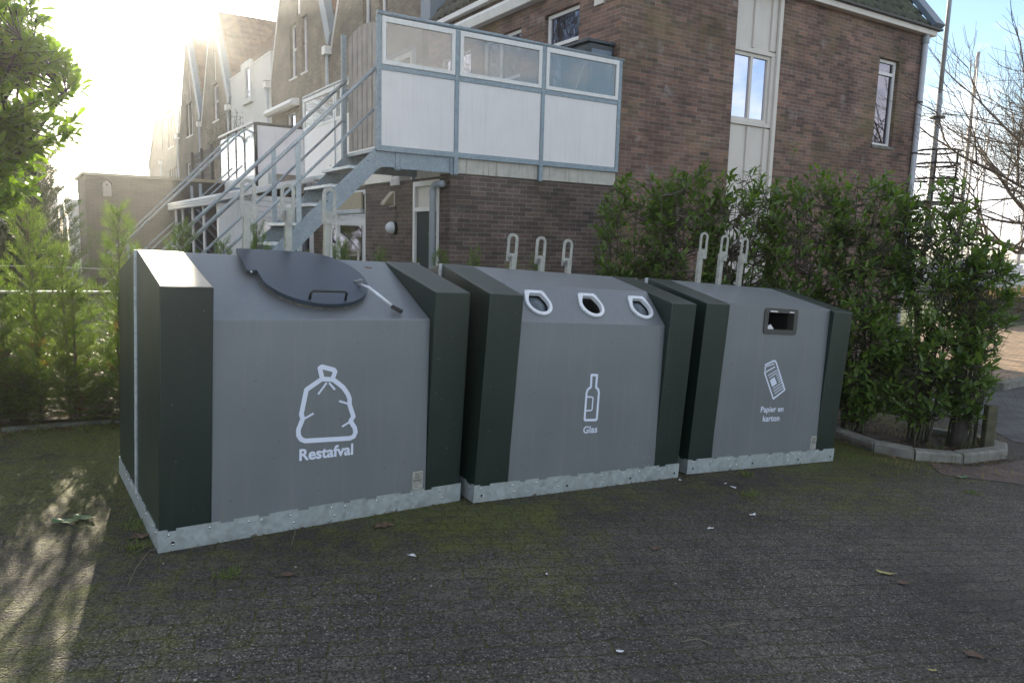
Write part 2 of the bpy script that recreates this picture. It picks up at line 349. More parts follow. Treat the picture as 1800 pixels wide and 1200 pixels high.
def ground_mat():
    m, nt, p = newmat('concrete_pavers'); L = nt.links.new
    g = N(nt, 'ShaderNodeNewGeometry')
    mp = N(nt, 'ShaderNodeMapping'); mp.inputs['Rotation'].default_value = (0,0,R(-12)); L(g.outputs['Position'], mp.inputs['Vector'])
    nz = N(nt, 'ShaderNodeTexNoise', Scale=6.0, Detail=3.0); L(g.outputs['Position'], nz.inputs['Vector'])
    ad = N(nt, 'ShaderNodeVectorMath', operation='MULTIPLY_ADD'); ad.inputs[1].default_value = (.055,.055,0); L(nz.outputs['Color'], ad.inputs[0]); L(mp.outputs[0], ad.inputs[2])
    b = N(nt, 'ShaderNodeTexBrick', Scale=1.0); b.offset = .5
    b.inputs['Brick Width'].default_value = .21; b.inputs['Row Height'].default_value = .105; b.inputs['Mortar Size'].default_value = .005; b.inputs['Mortar Smooth'].default_value = 1.0
    b.inputs['Color1'].default_value = (.068,.060,.049,1); b.inputs['Color2'].default_value = (.052,.047,.041,1); b.inputs['Mortar'].default_value = (.034,.034,.024,1)
    L(ad.outputs[0], b.inputs['Vector'])
    # tone patches
    n1 = N(nt, 'ShaderNodeTexNoise', Scale=1.1, Detail=8.0, Roughness=.65); L(g.outputs['Position'], n1.inputs['Vector'])
    r1 = N(nt, 'ShaderNodeMapRange'); r1.inputs['From Min'].default_value = .3; r1.inputs['From Max'].default_value = .7; r1.inputs['To Min'].default_value = .6; r1.inputs['To Max'].default_value = 1.4; L(n1.outputs['Fac'], r1.inputs['Value'])
    m1 = N(nt, 'ShaderNodeMixRGB', blend_type='MULTIPLY'); m1.inputs[0].default_value = 1; L(b.outputs['Color'], m1.inputs[1]); L(r1.outputs[0], m1.inputs[2])
    # aggregate grains
    v = N(nt, 'ShaderNodeTexVoronoi', Scale=120.0); L(g.outputs['Position'], v.inputs['Vector'])
    sp = N(nt, 'ShaderNodeSeparateColor'); L(v.outputs['Color'], sp.inputs[0])
    ra = N(nt, 'ShaderNodeMapRange'); ra.inputs['To Min'].default_value = .3; ra.inputs['To Max'].default_value = 1.8; L(sp.outputs[0], ra.inputs['Value'])
    m2 = N(nt, 'ShaderNodeMixRGB', blend_type='MULTIPLY'); m2.inputs[0].default_value = 1; L(m1.outputs[0], m2.inputs[1]); L(ra.outputs[0], m2.inputs[2])
    # bright grains
    v2 = N(nt, 'ShaderNodeTexVoronoi', Scale=88.0); L(g.outputs['Position'], v2.inputs['Vector'])
    s2 = N(nt, 'ShaderNodeSeparateColor'); L(v2.outputs['Color'], s2.inputs[0])
    t1 = N(nt, 'ShaderNodeMath', operation='GREATER_THAN'); t1.inputs[1].default_value = .80; L(s2.outputs[1], t1.inputs[0])
    t2 = N(nt, 'ShaderNodeMath', operation='LESS_THAN'); t2.inputs[1].default_value = .36; L(v2.outputs['Distance'], t2.inputs[0])
    t3 = N(nt, 'ShaderNodeMath', operation='MULTIPLY'); L(t1.outputs[0], t3.inputs[0]); L(t2.outputs[0], t3.inputs[1])
    n5 = N(nt, 'ShaderNodeTexNoise', Scale=.9, Detail=3.0); L(g.outputs['Position'], n5.inputs['Vector'])
    r5 = N(nt, 'ShaderNodeMapRange'); r5.inputs['From Min'].default_value = .35; r5.inputs['From Max'].default_value = .6; r5.inputs['To Min'].default_value = .25; r5.inputs['To Max'].default_value = .95; L(n5.outputs['Fac'], r5.inputs['Value'])
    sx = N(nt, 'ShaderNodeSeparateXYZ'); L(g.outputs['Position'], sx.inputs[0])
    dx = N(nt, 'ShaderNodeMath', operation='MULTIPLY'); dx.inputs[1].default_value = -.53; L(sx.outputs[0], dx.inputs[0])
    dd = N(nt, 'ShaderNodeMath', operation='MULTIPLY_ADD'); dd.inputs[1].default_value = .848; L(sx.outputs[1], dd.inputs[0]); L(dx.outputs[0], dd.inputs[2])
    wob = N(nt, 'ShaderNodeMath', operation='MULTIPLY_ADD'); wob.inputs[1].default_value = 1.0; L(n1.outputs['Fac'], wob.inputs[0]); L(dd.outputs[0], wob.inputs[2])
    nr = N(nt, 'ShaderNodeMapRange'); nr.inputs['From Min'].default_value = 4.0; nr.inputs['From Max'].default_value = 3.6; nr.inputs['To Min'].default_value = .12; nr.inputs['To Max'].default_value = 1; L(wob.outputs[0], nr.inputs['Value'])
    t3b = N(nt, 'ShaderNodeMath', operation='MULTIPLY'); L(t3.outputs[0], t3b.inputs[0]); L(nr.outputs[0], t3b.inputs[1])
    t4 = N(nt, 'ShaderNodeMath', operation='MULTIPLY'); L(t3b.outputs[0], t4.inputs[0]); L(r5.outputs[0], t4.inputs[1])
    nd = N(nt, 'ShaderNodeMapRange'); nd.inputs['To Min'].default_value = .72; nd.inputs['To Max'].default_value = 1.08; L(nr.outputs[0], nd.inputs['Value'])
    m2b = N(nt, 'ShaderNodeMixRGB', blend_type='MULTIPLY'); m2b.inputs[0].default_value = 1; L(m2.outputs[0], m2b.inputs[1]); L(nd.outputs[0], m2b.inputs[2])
    m3 = N(nt, 'ShaderNodeMixRGB'); m3.inputs[2].default_value = (.30,.29,.27,1); L(t4.outputs[0], m3.inputs[0]); L(m2b.outputs[0], m3.inputs[1])
    # moss: in joints and in patches, more near the containers' foot
    n3 = N(nt, 'ShaderNodeTexNoise', Scale=6.5, Detail=9.0, Roughness=.78); L(g.outputs['Position'], n3.inputs['Vector'])
    n4 = N(nt, 'ShaderNodeTexNoise', Scale=.45, Detail=3.0); L(g.outputs['Position'], n4.inputs['Vector'])
    rb = N(nt, 'ShaderNodeMapRange'); rb.inputs['From Min'].default_value = 1.9; rb.inputs['From Max'].default_value = 3.7; rb.inputs['To Min'].default_value = -.05; rb.inputs['To Max'].default_value = .30; L(dd.outputs[0], rb.inputs['Value'])
    lf = N(nt, 'ShaderNodeMapRange'); lf.inputs['From Min'].default_value = -.9; lf.inputs['From Max'].default_value = -1.9; lf.inputs['To Max'].default_value = .33; L(sx.outputs[0], lf.inputs['Value'])
    mx0 = N(nt, 'ShaderNodeMath', operation='MAXIMUM'); L(rb.outputs[0], mx0.inputs[0]); L(lf.outputs[0], mx0.inputs[1])
    mo = N(nt, 'ShaderNodeMath', operation='ADD'); L(n3.outputs['Fac'], mo.inputs[0]); L(mx0.outputs[0], mo.inputs[1])
    mo2 = N(nt, 'ShaderNodeMath', operation='MULTIPLY_ADD'); mo2.inputs[1].default_value = .48; L(b.outputs['Fac'], mo2.inputs[0]); L(mo.outputs[0], mo2.inputs[2])
    mo3 = N(nt, 'ShaderNodeMath', operation='MULTIPLY_ADD'); mo3.inputs[1].default_value = 1.05; L(n4.outputs['Fac'], mo3.inputs[0]); L(mo2.outputs[0], mo3.inputs[2])
    rm = N(nt, 'ShaderNodeMapRange'); rm.inputs['From Min'].default_value = 1.20; rm.inputs['From Max'].default_value = 1.40; rm.inputs['To Max'].default_value = .8; L(mo3.outputs[0], rm.inputs['Value'])
    mg = N(nt, 'ShaderNodeMixRGB', blend_type='MULTIPLY'); mg.inputs[0].default_value = .75; mg.inputs[1].default_value = (.085,.098,.016,1); L(ra.outputs[0], mg.inputs[2])
    m4 = N(nt, 'ShaderNodeMixRGB'); L(mg.outputs[0], m4.inputs[2]); L(rm.outputs[0], m4.inputs[0]); L(m3.outputs[0], m4.inputs[1])
    L(m4.outputs[0], p.inputs['Base Color']); p.inputs['Roughness'].default_value = .8; p.inputs['Specular IOR Level'].default_value = .35
    h = N(nt, 'ShaderNodeMath', operation='MULTIPLY_ADD'); h.inputs[1].default_value = -1.5; L(b.outputs['Fac'], h.inputs[0])
    hv = N(nt, 'ShaderNodeMath', operation='MULTIPLY_ADD'); hv.inputs[1].default_value = -.9; L(v.outputs['Distance'], hv.inputs[0])
    nb = N(nt, 'ShaderNodeTexNoise', Scale=30.0, Detail=5.0); L(g.outputs['Position'], nb.inputs['Vector']); L(nb.outputs['Fac'], hv.inputs[2]); L(hv.outputs[0], h.inputs[2])
    bp = N(nt, 'ShaderNodeBump', Strength=1.0, Distance=.009); L(h.outputs[0], bp.inputs['Height']); L(bp.outputs[0], p.inputs['Normal'])
    return m
def pavemat(name, c1, c2, mort, wd, ht, rot, bumpd=.006):
    m, nt, p = newmat(name); L = nt.links.new
    g = N(nt, 'ShaderNodeNewGeometry')
    mp = N(nt, 'ShaderNodeMapping'); mp.inputs['Rotation'].default_value = (0,0,R(rot)); L(g.outputs['Position'], mp.inputs['Vector'])
    b = N(nt, 'ShaderNodeTexBrick', Scale=1.0); b.offset = .5
    b.inputs['Brick Width'].default_value = wd; b.inputs['Row Height'].default_value = ht; b.inputs['Mortar Size'].default_value = .008; b.inputs['Mortar Smooth'].default_value = .4
    b.inputs['Color1'].default_value = c4(c1); b.inputs['Color2'].default_value = c4(c2); b.inputs['Mortar'].default_value = c4(mort)
    L(mp.outputs[0], b.inputs['Vector'])
    n1 = N(nt, 'ShaderNodeTexNoise', Scale=4.0, Detail=8.0); L(g.outputs['Position'], n1.inputs['Vector'])
    r1 = N(nt, 'ShaderNodeMapRange'); r1.inputs['From Min'].default_value = .3; r1.inputs['From Max'].default_value = .7; r1.inputs['To Min'].default_value = .6; r1.inputs['To Max'].default_value = 1.4; L(n1.outputs['Fac'], r1.inputs['Value'])
    m1 = N(nt, 'ShaderNodeMixRGB', blend_type='MULTIPLY'); m1.inputs[0].default_value = 1; L(b.outputs['Color'], m1.inputs[1]); L(r1.outputs[0], m1.inputs[2])
    L(m1.outputs[0], p.inputs['Base Color']); p.inputs['Roughness'].default_value = .8
    bp = N(nt, 'ShaderNodeBump', Strength=.8, Distance=bumpd, invert=True); L(b.outputs['Fac'], bp.inputs['Height']); L(bp.outputs[0], p.inputs['Normal'])
    return m

# ------------------------------------------------------------------ ground
CB, SB = math.cos(R(32.5)), math.sin(R(32.5))
def gz(x, y):
    s = (x+1.78)*CB+(y-3.457)*SB
    if s < 0: return .03*3*(1-math.exp(s/3))
    if s < 6: return -(.03*s+.004*s*s)
    return -.324-.078*1.6*(1-math.exp(-(s-6)/1.6))
def sheet(name, poly, mat, dz, step=.4, kind='structure', bump=0):
    """triangulated, gridded sheet that follows the ground"""
    bm = bmesh.new()
    vsx = [bm.verts.new((x, y, 0)) for x, y in poly]; bm.faces.new(vsx)
    xs = [p[0] for p in poly]; ys = [p[1] for p in poly]
    for ax, lo, hi in ((0, min(xs), max(xs)), (1, min(ys), max(ys))):
        t = lo+step
        while t < hi:
            co = V((t,0,0)) if ax == 0 else V((0,t,0)); no = V((1,0,0)) if ax == 0 else V((0,1,0))
            bmesh.ops.bisect_plane(bm, geom=bm.verts[:]+bm.edges[:]+bm.faces[:], plane_co=co, plane_no=no)
            t += step
    for v in bm.verts: v.co.z = gz(v.co.x, v.co.y)+dz+(bump*noise.noise(V((v.co.x*3, v.co.y*3, 1))) if bump else 0)
    me = bpy.data.meshes.new(name); bm.to_mesh(me); bm.free(); me.materials.append(mat)
    for p in me.polygons: p.use_smooth = True
    o = bpy.data.objects.new(name, me); COL.objects.link(o); o['kind'] = kind
    return o
def coords(lo, hi, near0, near1, fine):
    c = list(np.arange(near0, near1, fine)); x = near1; st = fine
    while x < hi: c.append(x); st *= 1.25; x += st
    c.append(hi); x = near0-fine; st = fine; pre = []
    while x > lo: pre.append(x); st *= 1.25; x -= st
    pre.append(lo)
    return sorted(pre)+c
xs = coords(-300, 300, -6, 10, .3); ys = coords(-60, 500, -1, 14, .3)
vv = [(x, y, gz(x, y)) for y in ys for x in xs]; nx = len(xs)
ff = [(j*nx+i, j*nx+i+1, (j+1)*nx+i+1, (j+1)*nx+i) for j in range(len(ys)-1) for i in range(nx-1)]
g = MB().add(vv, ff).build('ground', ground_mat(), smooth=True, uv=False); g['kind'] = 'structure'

# building frame (a along the side wall, b along the row, z)
K = V((-.88308, 9.77891, 0)); U = V((.86251, .50603, 0)); Bv = V((-.56928, .82214, 0)); Z = V((0,0,1))
def W(a, b, z): return K+U*a+Bv*b+Z*z
class FB(MB):
    """builder in the (a, b, z) frame"""
    def bb(s, a0, a1, b0, b1, z0, z1): return s.box(W(a0,b0,z0), U*(a1-a0), Bv*(b1-b0), Z*(z1-z0))
    def pr(s, pts, ext): return s.prism([W(*p) for p in pts], U*ext[0]+Bv*ext[1]+Z*ext[2])
    def tb(s, pts, r, n=8): return s.tube([W(*p) for p in pts], r, n)
G0 = -.5   # walls start below ground

# street and beds on the right
sheet('street', [(5.6,7.7),(7.6,8.2),(60,30),(60,60),(14,18.5),(6.0,10.0)], pavemat('street_cobbles', (.075,.075,.078), (.055,.055,.06), (.035,.035,.03), .21, .07, 25), .004, .8)
sheet('brick_path', [(7.9,11.3),(60,48),(60,70),(13.0,22.0),(9.0,16.5)], pavemat('path_bricks', (.30,.20,.12), (.24,.17,.11), (.12,.1,.08), .2, .1, 40), .008, 1.2)
fk = MB()
p0, p1 = V((7.62,10.85,0)), V((30,26.4,0)); dv = (p1-p0).normalized(); nv = V((-dv.y, dv.x, 0))
for i in range(14):
    q = p0+dv*(i*1.0); fk.box(q+Z*(gz(q.x,q.y)-.05), dv*.985, nv*.14, Z*.17)
o = fk.build('far_kerb', M['conc'], bevel=.01); o['kind'] = 'structure'
sheet('grass_verge', [(14.2,20.5),(40,40),(40,60),(16,32),(12,22)], paint('verge_grass', (.07,.09,.03), rough=.95, var=.5, vscale=9, bump=.8, bscale=40), .012, 1.2)
sheet('harbour_water', [(14,46),(120,46),(160,200),(-40,200),(-10,60)], paint('harbour_water', (.05,.06,.07), rough=.12, var=.2), .03, 8)
sheet('brick_apron', [(3.9,6.2),(4.6,6.05),(5.6,6.5),(6.4,7.8),(5.9,8.1),(5.3,7.0),(4.45,6.58),(4.0,6.6)], pavemat('apron_bricks', (.10,.062,.052), (.075,.052,.046), (.03,.03,.025), .21, .07, 60), .004, .3)
BED = [(3.0,8.7),(3.32,8.0),(3.50,7.35),(3.62,6.92),(3.96,6.72),(4.42,6.70),(5.06,7.05),(5.20,7.35),(5.05,7.62),(4.6,7.85),(4.3,8.5),(4.2,9.2)]
sheet('planting_bed', [(-4.6,5.45),(-3.4,6.1),(-2.2,6.9),(.2,8.45),(2.4,9.2),(3.0,8.7)]+BED[1:-1]+[(4.2,9.4),(8.0,14.6),(2,11.6),(-1.2,9.7),(-5,8.5),(-7,6.3)], M['soil'], .03, .18, bump=.03)

# kerb round the right bed
def kerbstrip(name, line, wd=.13, h=.10, gap=.012, mt=None):
    mb = MB(); 
    def perp(i):
        a = V(line[max(i-1,0)]+(0,)); b = V(line[min(i+1,len(line)-1)]+(0,)); t = (b-a).normalized(); return V((-t.y, t.x, 0))
    for i in range(len(line)-1):
        a = V(line[i]+(0,)); b = V(line[i+1]+(0,)); t = (b-a).normalized()
        na, nb = perp(i), perp(i+1)
        a2 = a+t*gap*.5; b2 = b-t*gap*.5
        za, zb = gz(a.x,a.y), gz(b.x,b.y)
        jit = random.uniform(-.006,.008)
        c = .018
        prof = [(0,-.06),(0,h-c),(c,h),(wd,h),(wd,-.06)]
        vs1 = [a2+na*u_+Z*(za+v_+jit) for u_, v_ in prof]+[b2+nb*u_+Z*(zb+v_+jit) for u_, v_ in prof]
        n = len(prof)
        mb.add(vs1, [tuple(range(n)), tuple(range(n,2*n))[::-1]]+[(j,(j+1)%n,(j+1)%n+n,j+n) for j in range(n)])
    o = mb.build(name, mt or M['conc'], bevel=.006); o['kind'] = 'structure'; return o
kl = [(3.05,8.55),(3.30,7.90),(3.48,7.33),(3.60,6.90)]
arc = [(3.60,6.90),(3.76,6.74),(3.96,6.66)]
kerbstrip('kerb', [(3.30,7.95),(3.50,7.36),(3.63,6.92),(3.92,6.69),(4.38,6.665),(5.02,6.98),(5.22,7.28),(5.14,7.60),(4.75,7.9)])
M_edge = paint('edging_concrete', (.085,.085,.07), rough=.9, var=.35, vscale=9, streak=.8, dirt=(.04,.05,.02))
kerbstrip('bed_edging', [(-4.85,4.98),(-4.04,5.50),(-3.38,5.92),(-2.6,6.42),(-1.9,6.86)], wd=.06, h=.035, mt=M_edge)

# ------------------------------------------------------------------ containers
def stroke(mb, pts, wd, plane, closed=False, start=0):
    """flat raised strokes on a panel; plane(u, z, off) -> local point"""
    k = start; n = len(pts)
    for i in range(n if closed else n-1):
        a, b = V(pts[i]), V(pts[(i+1) % n]); t = (b-a).normalized(); nn = V((-t.y, t.x))*wd/2
        off = .0012+k*.00006; k += 1
        mb.add([plane(*(a+nn), off), plane(*(b+nn), off), plane(*(b-nn), off), plane(*(a-nn), off)], [(0,1,2,3)])
    if wd > .012:
        for p in pts:
            off = .0012+k*.00006; k += 1; q = V(p)
            mb.add([plane(q.x+math.cos(j*math.pi/6)*wd/2, q.y+math.sin(j*math.pi/6)*wd/2, off) for j in range(12)], [tuple(range(12))])
    return k
def text_mesh(txt, size, bold=.0):
    cu_ = bpy.data.curves.new('t', 'FONT'); cu_.body = txt; cu_.size = size; cu_.offset = bold; cu_.resolution_u = 3; cu_.align_x = 'CENTER'
    o = bpy.data.objects.new('t', cu_); COL.objects.link(o)
    dg = bpy.context.evaluated_depsgraph_get(); dg.update()
    me = bpy.data.meshes.new_from_object(o.evaluated_get(dg)); vs_ = [v.co.copy() for v in me.vertices]; fs = [tuple(p.vertices) for p in me.polygons]
    bpy.data.objects.remove(o); bpy.data.curves.remove(cu_); bpy.data.meshes.remove(me)
    return vs_, fs
def put_text(mb, txt, uc, zb, width, height, plane, bold=.0, off=.0014):
    vs_, fs = text_mesh(txt, 1.0, bold)
    x0 = min(v.x for v in vs_); x1 = max(v.x for v in vs_); y1 = max(v.y for v in vs_)
    # cap/ascender height maps to height, baseline stays at y=0
    mb.add([plane(uc+((v.x-x0)/(x1-x0)-.5)*width, zb+v.y/y1*height, off) for v in vs_], fs)

HS, HF, RD, HT, DD = .114, 1.3662, .722, 1.5253, 1.479
EI, WC, OV, BFD, BFZ = .006, .251, .0152, 1.46, 1.3755
def slope_pt(p, q, v):   # point at distance v from p towards q in the (d, z) profile
    l = math.hypot(q[0]-p[0], q[1]-p[1]); return (p[0]+(q[0]-p[0])*v/l, p[1]+(q[1]-p[1])*v/l)
def bin_frame(x, y, yaw, t1, t2, z0):
    a, A_, B_ = R(yaw), R(t1), R(t2)
    ux = V((math.cos(a)*math.cos(A_), math.sin(a)*math.cos(A_), math.sin(A_)))
    d = V((-math.sin(a)*math.cos(B_), math.cos(a)*math.cos(B_), math.sin(B_)))
    d = (d-ux*d.dot(ux)).normalized(); z = ux.cross(d)
    m = Matrix.Identity(4)
    for i in range(3): m[i][0] = ux[i]; m[i][1] = d[i]; m[i][2] = z[i]; m[i][3] = (x, y, z0)[i]
    return m
def face_with_holes(mb, outer, holes, to3):
    bm = bmesh.new(); es = []
    for loop in [outer]+holes:
        vs_ = [bm.verts.new((x, y, 0)) for x, y in loop]
        for i in range(len(vs_)): es.append(bm.edges.new((vs_[i], vs_[(i+1) % len(vs_)])))
    bmesh.ops.triangle_fill(bm, edges=es, use_beauty=True, normal=(0,0,1))
    bm.verts.ensure_lookup_table(); bm.verts.index_update()
    mb.add([to3(v.co.x, v.co.y) for v in bm.verts], [tuple(v.index for v in f.verts) for f in bm.faces]); bm.free()

def bits(name, mat, parent, pts, r, sq=(1,1,1), n=8, rows=4):
    me = None
    for p in pts:
        if me is None:
            o = MB().sphere((0,0,0), r, n, rows, sq).build(name, mat, parent, smooth=True, uv=False); me = o.data
        else:
            o = bpy.data.objects.new(name, me); COL.objects.link(o); o.parent = parent
        o.location = p
def skirt(W_, t, seed):
    rnd = random.Random(seed)
    mb = MB()
    def edge(length):          # notched top edge
        pts = [(0, HS+.004)]; x = .045; up = True
        pts.append((x, HS+.004))
        while x < length-.12:
            pts.append((x, HS-.006)); x2 = x+rnd.uniform(.035,.075); pts.append((x2, HS-.006)); pts.append((x2, HS+.006)); x = x2+rnd.uniform(.10,.24); x = min(x, length-.05); pts.append((x, HS+.006))
        pts.append((length, HS+.006)); return pts
    th = .004
    e = edge(W_)
    mb.prism([(0,-.0,0.001)]+[(u, 0, z) for u, z in e]+[(W_,0,.001)], (0,th,0))
    mb.prism([(0,DD,0.001)]+[(u, DD, z) for u, z in e]+[(W_,DD,.001)], (0,-th,0))
    e = edge(DD)
    mb.prism([(0,th+.0005,0.001)]+[(0, max(th+.0005,min(DD-th-.0005,u)), z) for u, z in e]+[(0,DD-th-.0005,.001)], (th,0,0))
    mb.prism([(W_,th+.0005,0.001)]+[(W_, max(th+.0005,min(DD-th-.0005,u)), z) for u, z in e]+[(W_,DD-th-.0005,.001)], (-th,0,0))
    sk = mb.build('base_skirt', M['galv_skirt'], t)
    x = .05; fr1 = []; sd1 = []
    while x < W_-.03:
        fr1.append((x, -.0005, HS-.022+rnd.uniform(-.003,.003)))
        if rnd.random() < .45: fr1.append((x+.02, -.0005, .038+rnd.uniform(-.006,.01)))
        x += rnd.choice((.07,.085,.16,.2,.24))
    y = .06
    while y < DD-.03:
        sd1.append((-.0005, y, HS-.022)); y += rnd.choice((.1,.2,.28))
    bits('skirt_bolt', M['steel'], sk, fr1, .0068, (1,.6,1)); bits('skirt_bolt', M['steel'], sk, sd1, .0068, (.6,1,1))
    for u in ((.06, W_*.41, W_*.73, W_-.045) if seed != 1 else (.07,)):
        MB().tube([(u,-.0012,.045),(u,.001,.045)], .0085, 12).build('bolt_hole', M['black'], sk)
    return sk
def cheek(t, W_, side):
    ins = .0045
    prof = [(ins+.004,HS-.02),(-OV,HF),(RD,HT),(BFD,BFZ),(DD-.008,HS-.02)]
    x0 = EI if side < 0 else W_-EI-WC
    o = MB().prism([(x0, d, z) for d, z in prof], (WC,0,0)).build('side_panel', M['green'], t, bevel=.006)
    return o
def lug(t, u, ztop, seed):
    """square post with a slotted lifting plate on its top"""
    root = MB()
    h = ztop-HT
    pw = .020
    zp = ztop-.175 if h > .35 else ztop-.165
    root.box((u-pw, RD-.012, HT-.06), (pw*2,0,0), (0,.04,0), (0,0,h-.17+.06))
    o = root.build('lifting_post', M['galv_lug'], t, bevel=.003)
    # plate outline with slot
    wd = .047; r = wd; zt = ztop; zb = ztop-.235 if h > .35 else ztop-.215
    outer = [(u-wd, zb), (u+wd, zb)]+[(u+r*math.cos(a), zt-r+r*math.sin(a)) for a in [math.pi*i/12 for i in range(13)]]
    rs = .025
    slot = [(u-rs, zt-.15), (u+rs, zt-.15)]+[(u+rs*math.cos(a), zt-.047+rs*math.sin(a)) for a in [math.pi*i/10 for i in range(11)]]
    pb = MB(); y0 = RD-.022 if seed % 2 == 0 else RD+.030
    for yy in (y0, y0+.009): face_with_holes(pb, outer, [slot], lambda x, z, yy=yy: (x, yy, z))
    for lp in (outer, slot):
        n = len(lp); pb.add([(x, y0, z) for x, z in lp]+[(x, y0+.009, z) for x, z in lp], [(i,(i+1)%n,(i+1)%n+n,i+n) for i in range(n)])
    bm_o = pb.build('slotted_plate', M['galv_lug'], o)
    b = bmesh.new(); b.from_mesh(bm_o.data); bmesh.ops.remove_doubles(b, verts=b.verts, dist=1e-5); bmesh.ops.recalc_face_normals(b, faces=b.faces); b.to_mesh(b and bm_o.data); b.free()
    bits('weld_bead', M['galv_lug'], o, [(u+sx*(pw+.001), y0+.0045, zt-.18) for sx in (-1, 1)], .008, (.7,1,2.2), 6)
    return o
def corner_posts(t, W_):
    mb = MB()
    mb.box((-.006, RD-.016, HS-.02), (.014,0,0), (0,.034,0), (0,0,HT-HS+.018))
    mb.build('corner_strip', M['galv'], t, bevel=.003)
    MB().box((W_-.008, RD-.016, HS-.02), (.014,0,0), (0,.034,0), (0,0,HT-HS+.018)).build('corner_strip', M['galv'], t, bevel=.003)
def plate(t, parent, u0, u1, z0, z1, P):
    mb = MB(); mb.add([P(u0,z0,.0015),P(u1,z0,.0015),P(u1,z1,.0015),P(u0,z1,.0015)]+[P(u0,z0,-.001),P(u1,z0,-.001),P(u1,z1,-.001),P(u0,z1,-.001)], [(0,1,2,3),(7,6,5,4),(0,4,5,1),(1,5,6,2),(2,6,7,3),(3,7,4,0)])
    o = mb.build('maker_plate', M['plate_alloy'], parent)
    tx = MB(); w_ = u1-u0; h = z1-z0; c = (u0+u1)/2
    pl = lambda u, z, off: P(u, z, off+.0016)
    put_text(tx, 'Apro  S', c+.004, z0+h*.84, w_*.66, h*.085, pl, .01)
    put_text(tx, 'Quattro', c+.002, z0+h*.72, w_*.66, h*.085, pl, .01)
    put_text(tx, 'ENGELS', c, z0+h*.48, w_*.86, h*.085, pl, .025)
    put_text(tx, 'CE', u1-w_*.2, z0+h*.30, w_*.2, h*.07, pl, .01)
    for k, (a, b) in enumerate(((.18,.8),(.12,.7),(.1,.9),(.1,.45),(.1,.5),(.1,.6))):
        zz = z0+h*(.66,.62,.43,.33,.24,.12)[k]
        tx.add([pl(u0+w_*a, zz, .0013), pl(u0+w_*b, zz, .0013), pl(u0+w_*b, zz+.0022, .0013), pl(u0+w_*a, zz+.0022, .0013)], [(0,1,2,3)])
    tx.build('plate_lettering', M['ink'], o, recalc=False)
    bits('rivet', M['steel'], o, [P(u, z, .002) for u in (u0+.007, u1-.007) for z in (z0+.007, z1-.007)], .0045)
M['plate_alloy'] = paint('plate_alloy', (.34,.33,.30), rough=.5, metal=.2, var=.1, vscale=60)
M['ink'] = paint('printed_ink', (.03,.03,.03), rough=.7, var=.05)

def panelP(g0, g1):
    """front panel parameterised by (u, z): g0, g1 are (d, z) of foot and fold"""
    nd = V((0, -(g1[1]-g0[1]), (g1[0]-g0[0]))).normalized()
    def P(u, z, off=0):
        d = g0[0]+(g1[0]-g0[0])*(z-g0[1])/(g1[1]-g0[1])
        return V((u, d, z))+nd*off
    return P
def slopeP(p, q):
    l = math.hypot(q[0]-p[0], q[1]-p[1]); t = V((0,(q[0]-p[0])/l,(q[1]-p[1])/l)); n = V((0,-t.z,t.y))
    if n.z < 0: n = -n
    return (lambda u, v, off=0: V((u, p[0], p[1]))+t*v+n*off), l
def body(t, W_, prof, mat='grey'):
    """grey body between the side panels"""
    u0, u1 = EI+WC+.0015, W_-EI-WC-.0015
    return MB().prism([(u0, d, z) for d, z in prof], (u1-u0,0,0)).build('body', M[mat], t, bevel=.005), u0, u1

# ---- container 1: residual waste
B1 = bin_frame(-1.780,3.457,35.54,-2.12,.16,0); W1 = 1.802
t = thing('waste_container', 'grey and dark green container with large round top lid and waste bag symbol, lettered Restafval', 'waste container', group='row of three recycling containers', M=B1)
sk = skirt(W1, t, 1); cheek(t, W1, -1); cheek(t, W1, 1); corner_posts(t, W1)
g0, g1 = (.0045,HS-.02), (.0405,1.194)
bd, u0, u1 = body(t, W1, [g0, g1, (RD-.002,HT-.003), (BFD-.02,BFZ-.02), (DD-.02,HS-.02)])
P1 = panelP(g0, g1)
plate(t, bd, 1.448, 1.520, .122, .238, P1)
def zp(x, y): return (500+x/6, 620+y/6)
# symbol in panel coordinates
BAGM = {'bag': [(400,267),(240,385),(183,625),(196,668),(150,775),(150,830),(176,868),(215,881),(680,838),(722,818),(742,775),(735,730),(690,664),(722,615),(683,500),(684,440),(665,395),(620,335),(575,302),(515,265)],
        'neck': [(400,263),(378,165),(400,150),(520,168),(535,185),(505,262)],
        'l1': [(445,300),(355,420)], 'l2': [(470,300),(530,362)], 'l3': [(570,470),(668,492)], 'l4': [(305,608),(205,668)], 'l5': [(597,723),(690,666)]}
# map symbol drawing to panel (u, z): fitted from corner marks
def bagmap(x, y):
    # foot-left (150,881)->(.716,.53), foot-right(742,800)->(1.065,.50), top (455,150)->(.882,.930)
    A = np.array([[150,881,1],[742,800,1],[455,150,1]], float); bu = np.array([.722,1.062,.882]); bz = np.array([.513,.513,.922])
    cu_ = np.linalg.solve(A, bu); cz = np.linalg.solve(A, bz); v = np.array([x, y, 1.])
    return (float(cu_@v), float(cz@v))
mb = MB(); k = 0
for nm, pts in BAGM.items():
    q = [bagmap(*p) for p in pts]
    k = stroke(mb, q, .027 if nm in ('bag', 'neck') else .0115, P1, closed=(nm == 'bag'), start=k)
mb.build('bag_symbol', M['white_decal'], bd, recalc=False)
mb = MB(); put_text(mb, 'Restafval', .888, .398, .322, .066, P1, .028); mb.build('lettering', M['white_decal'], bd, recalc=False)
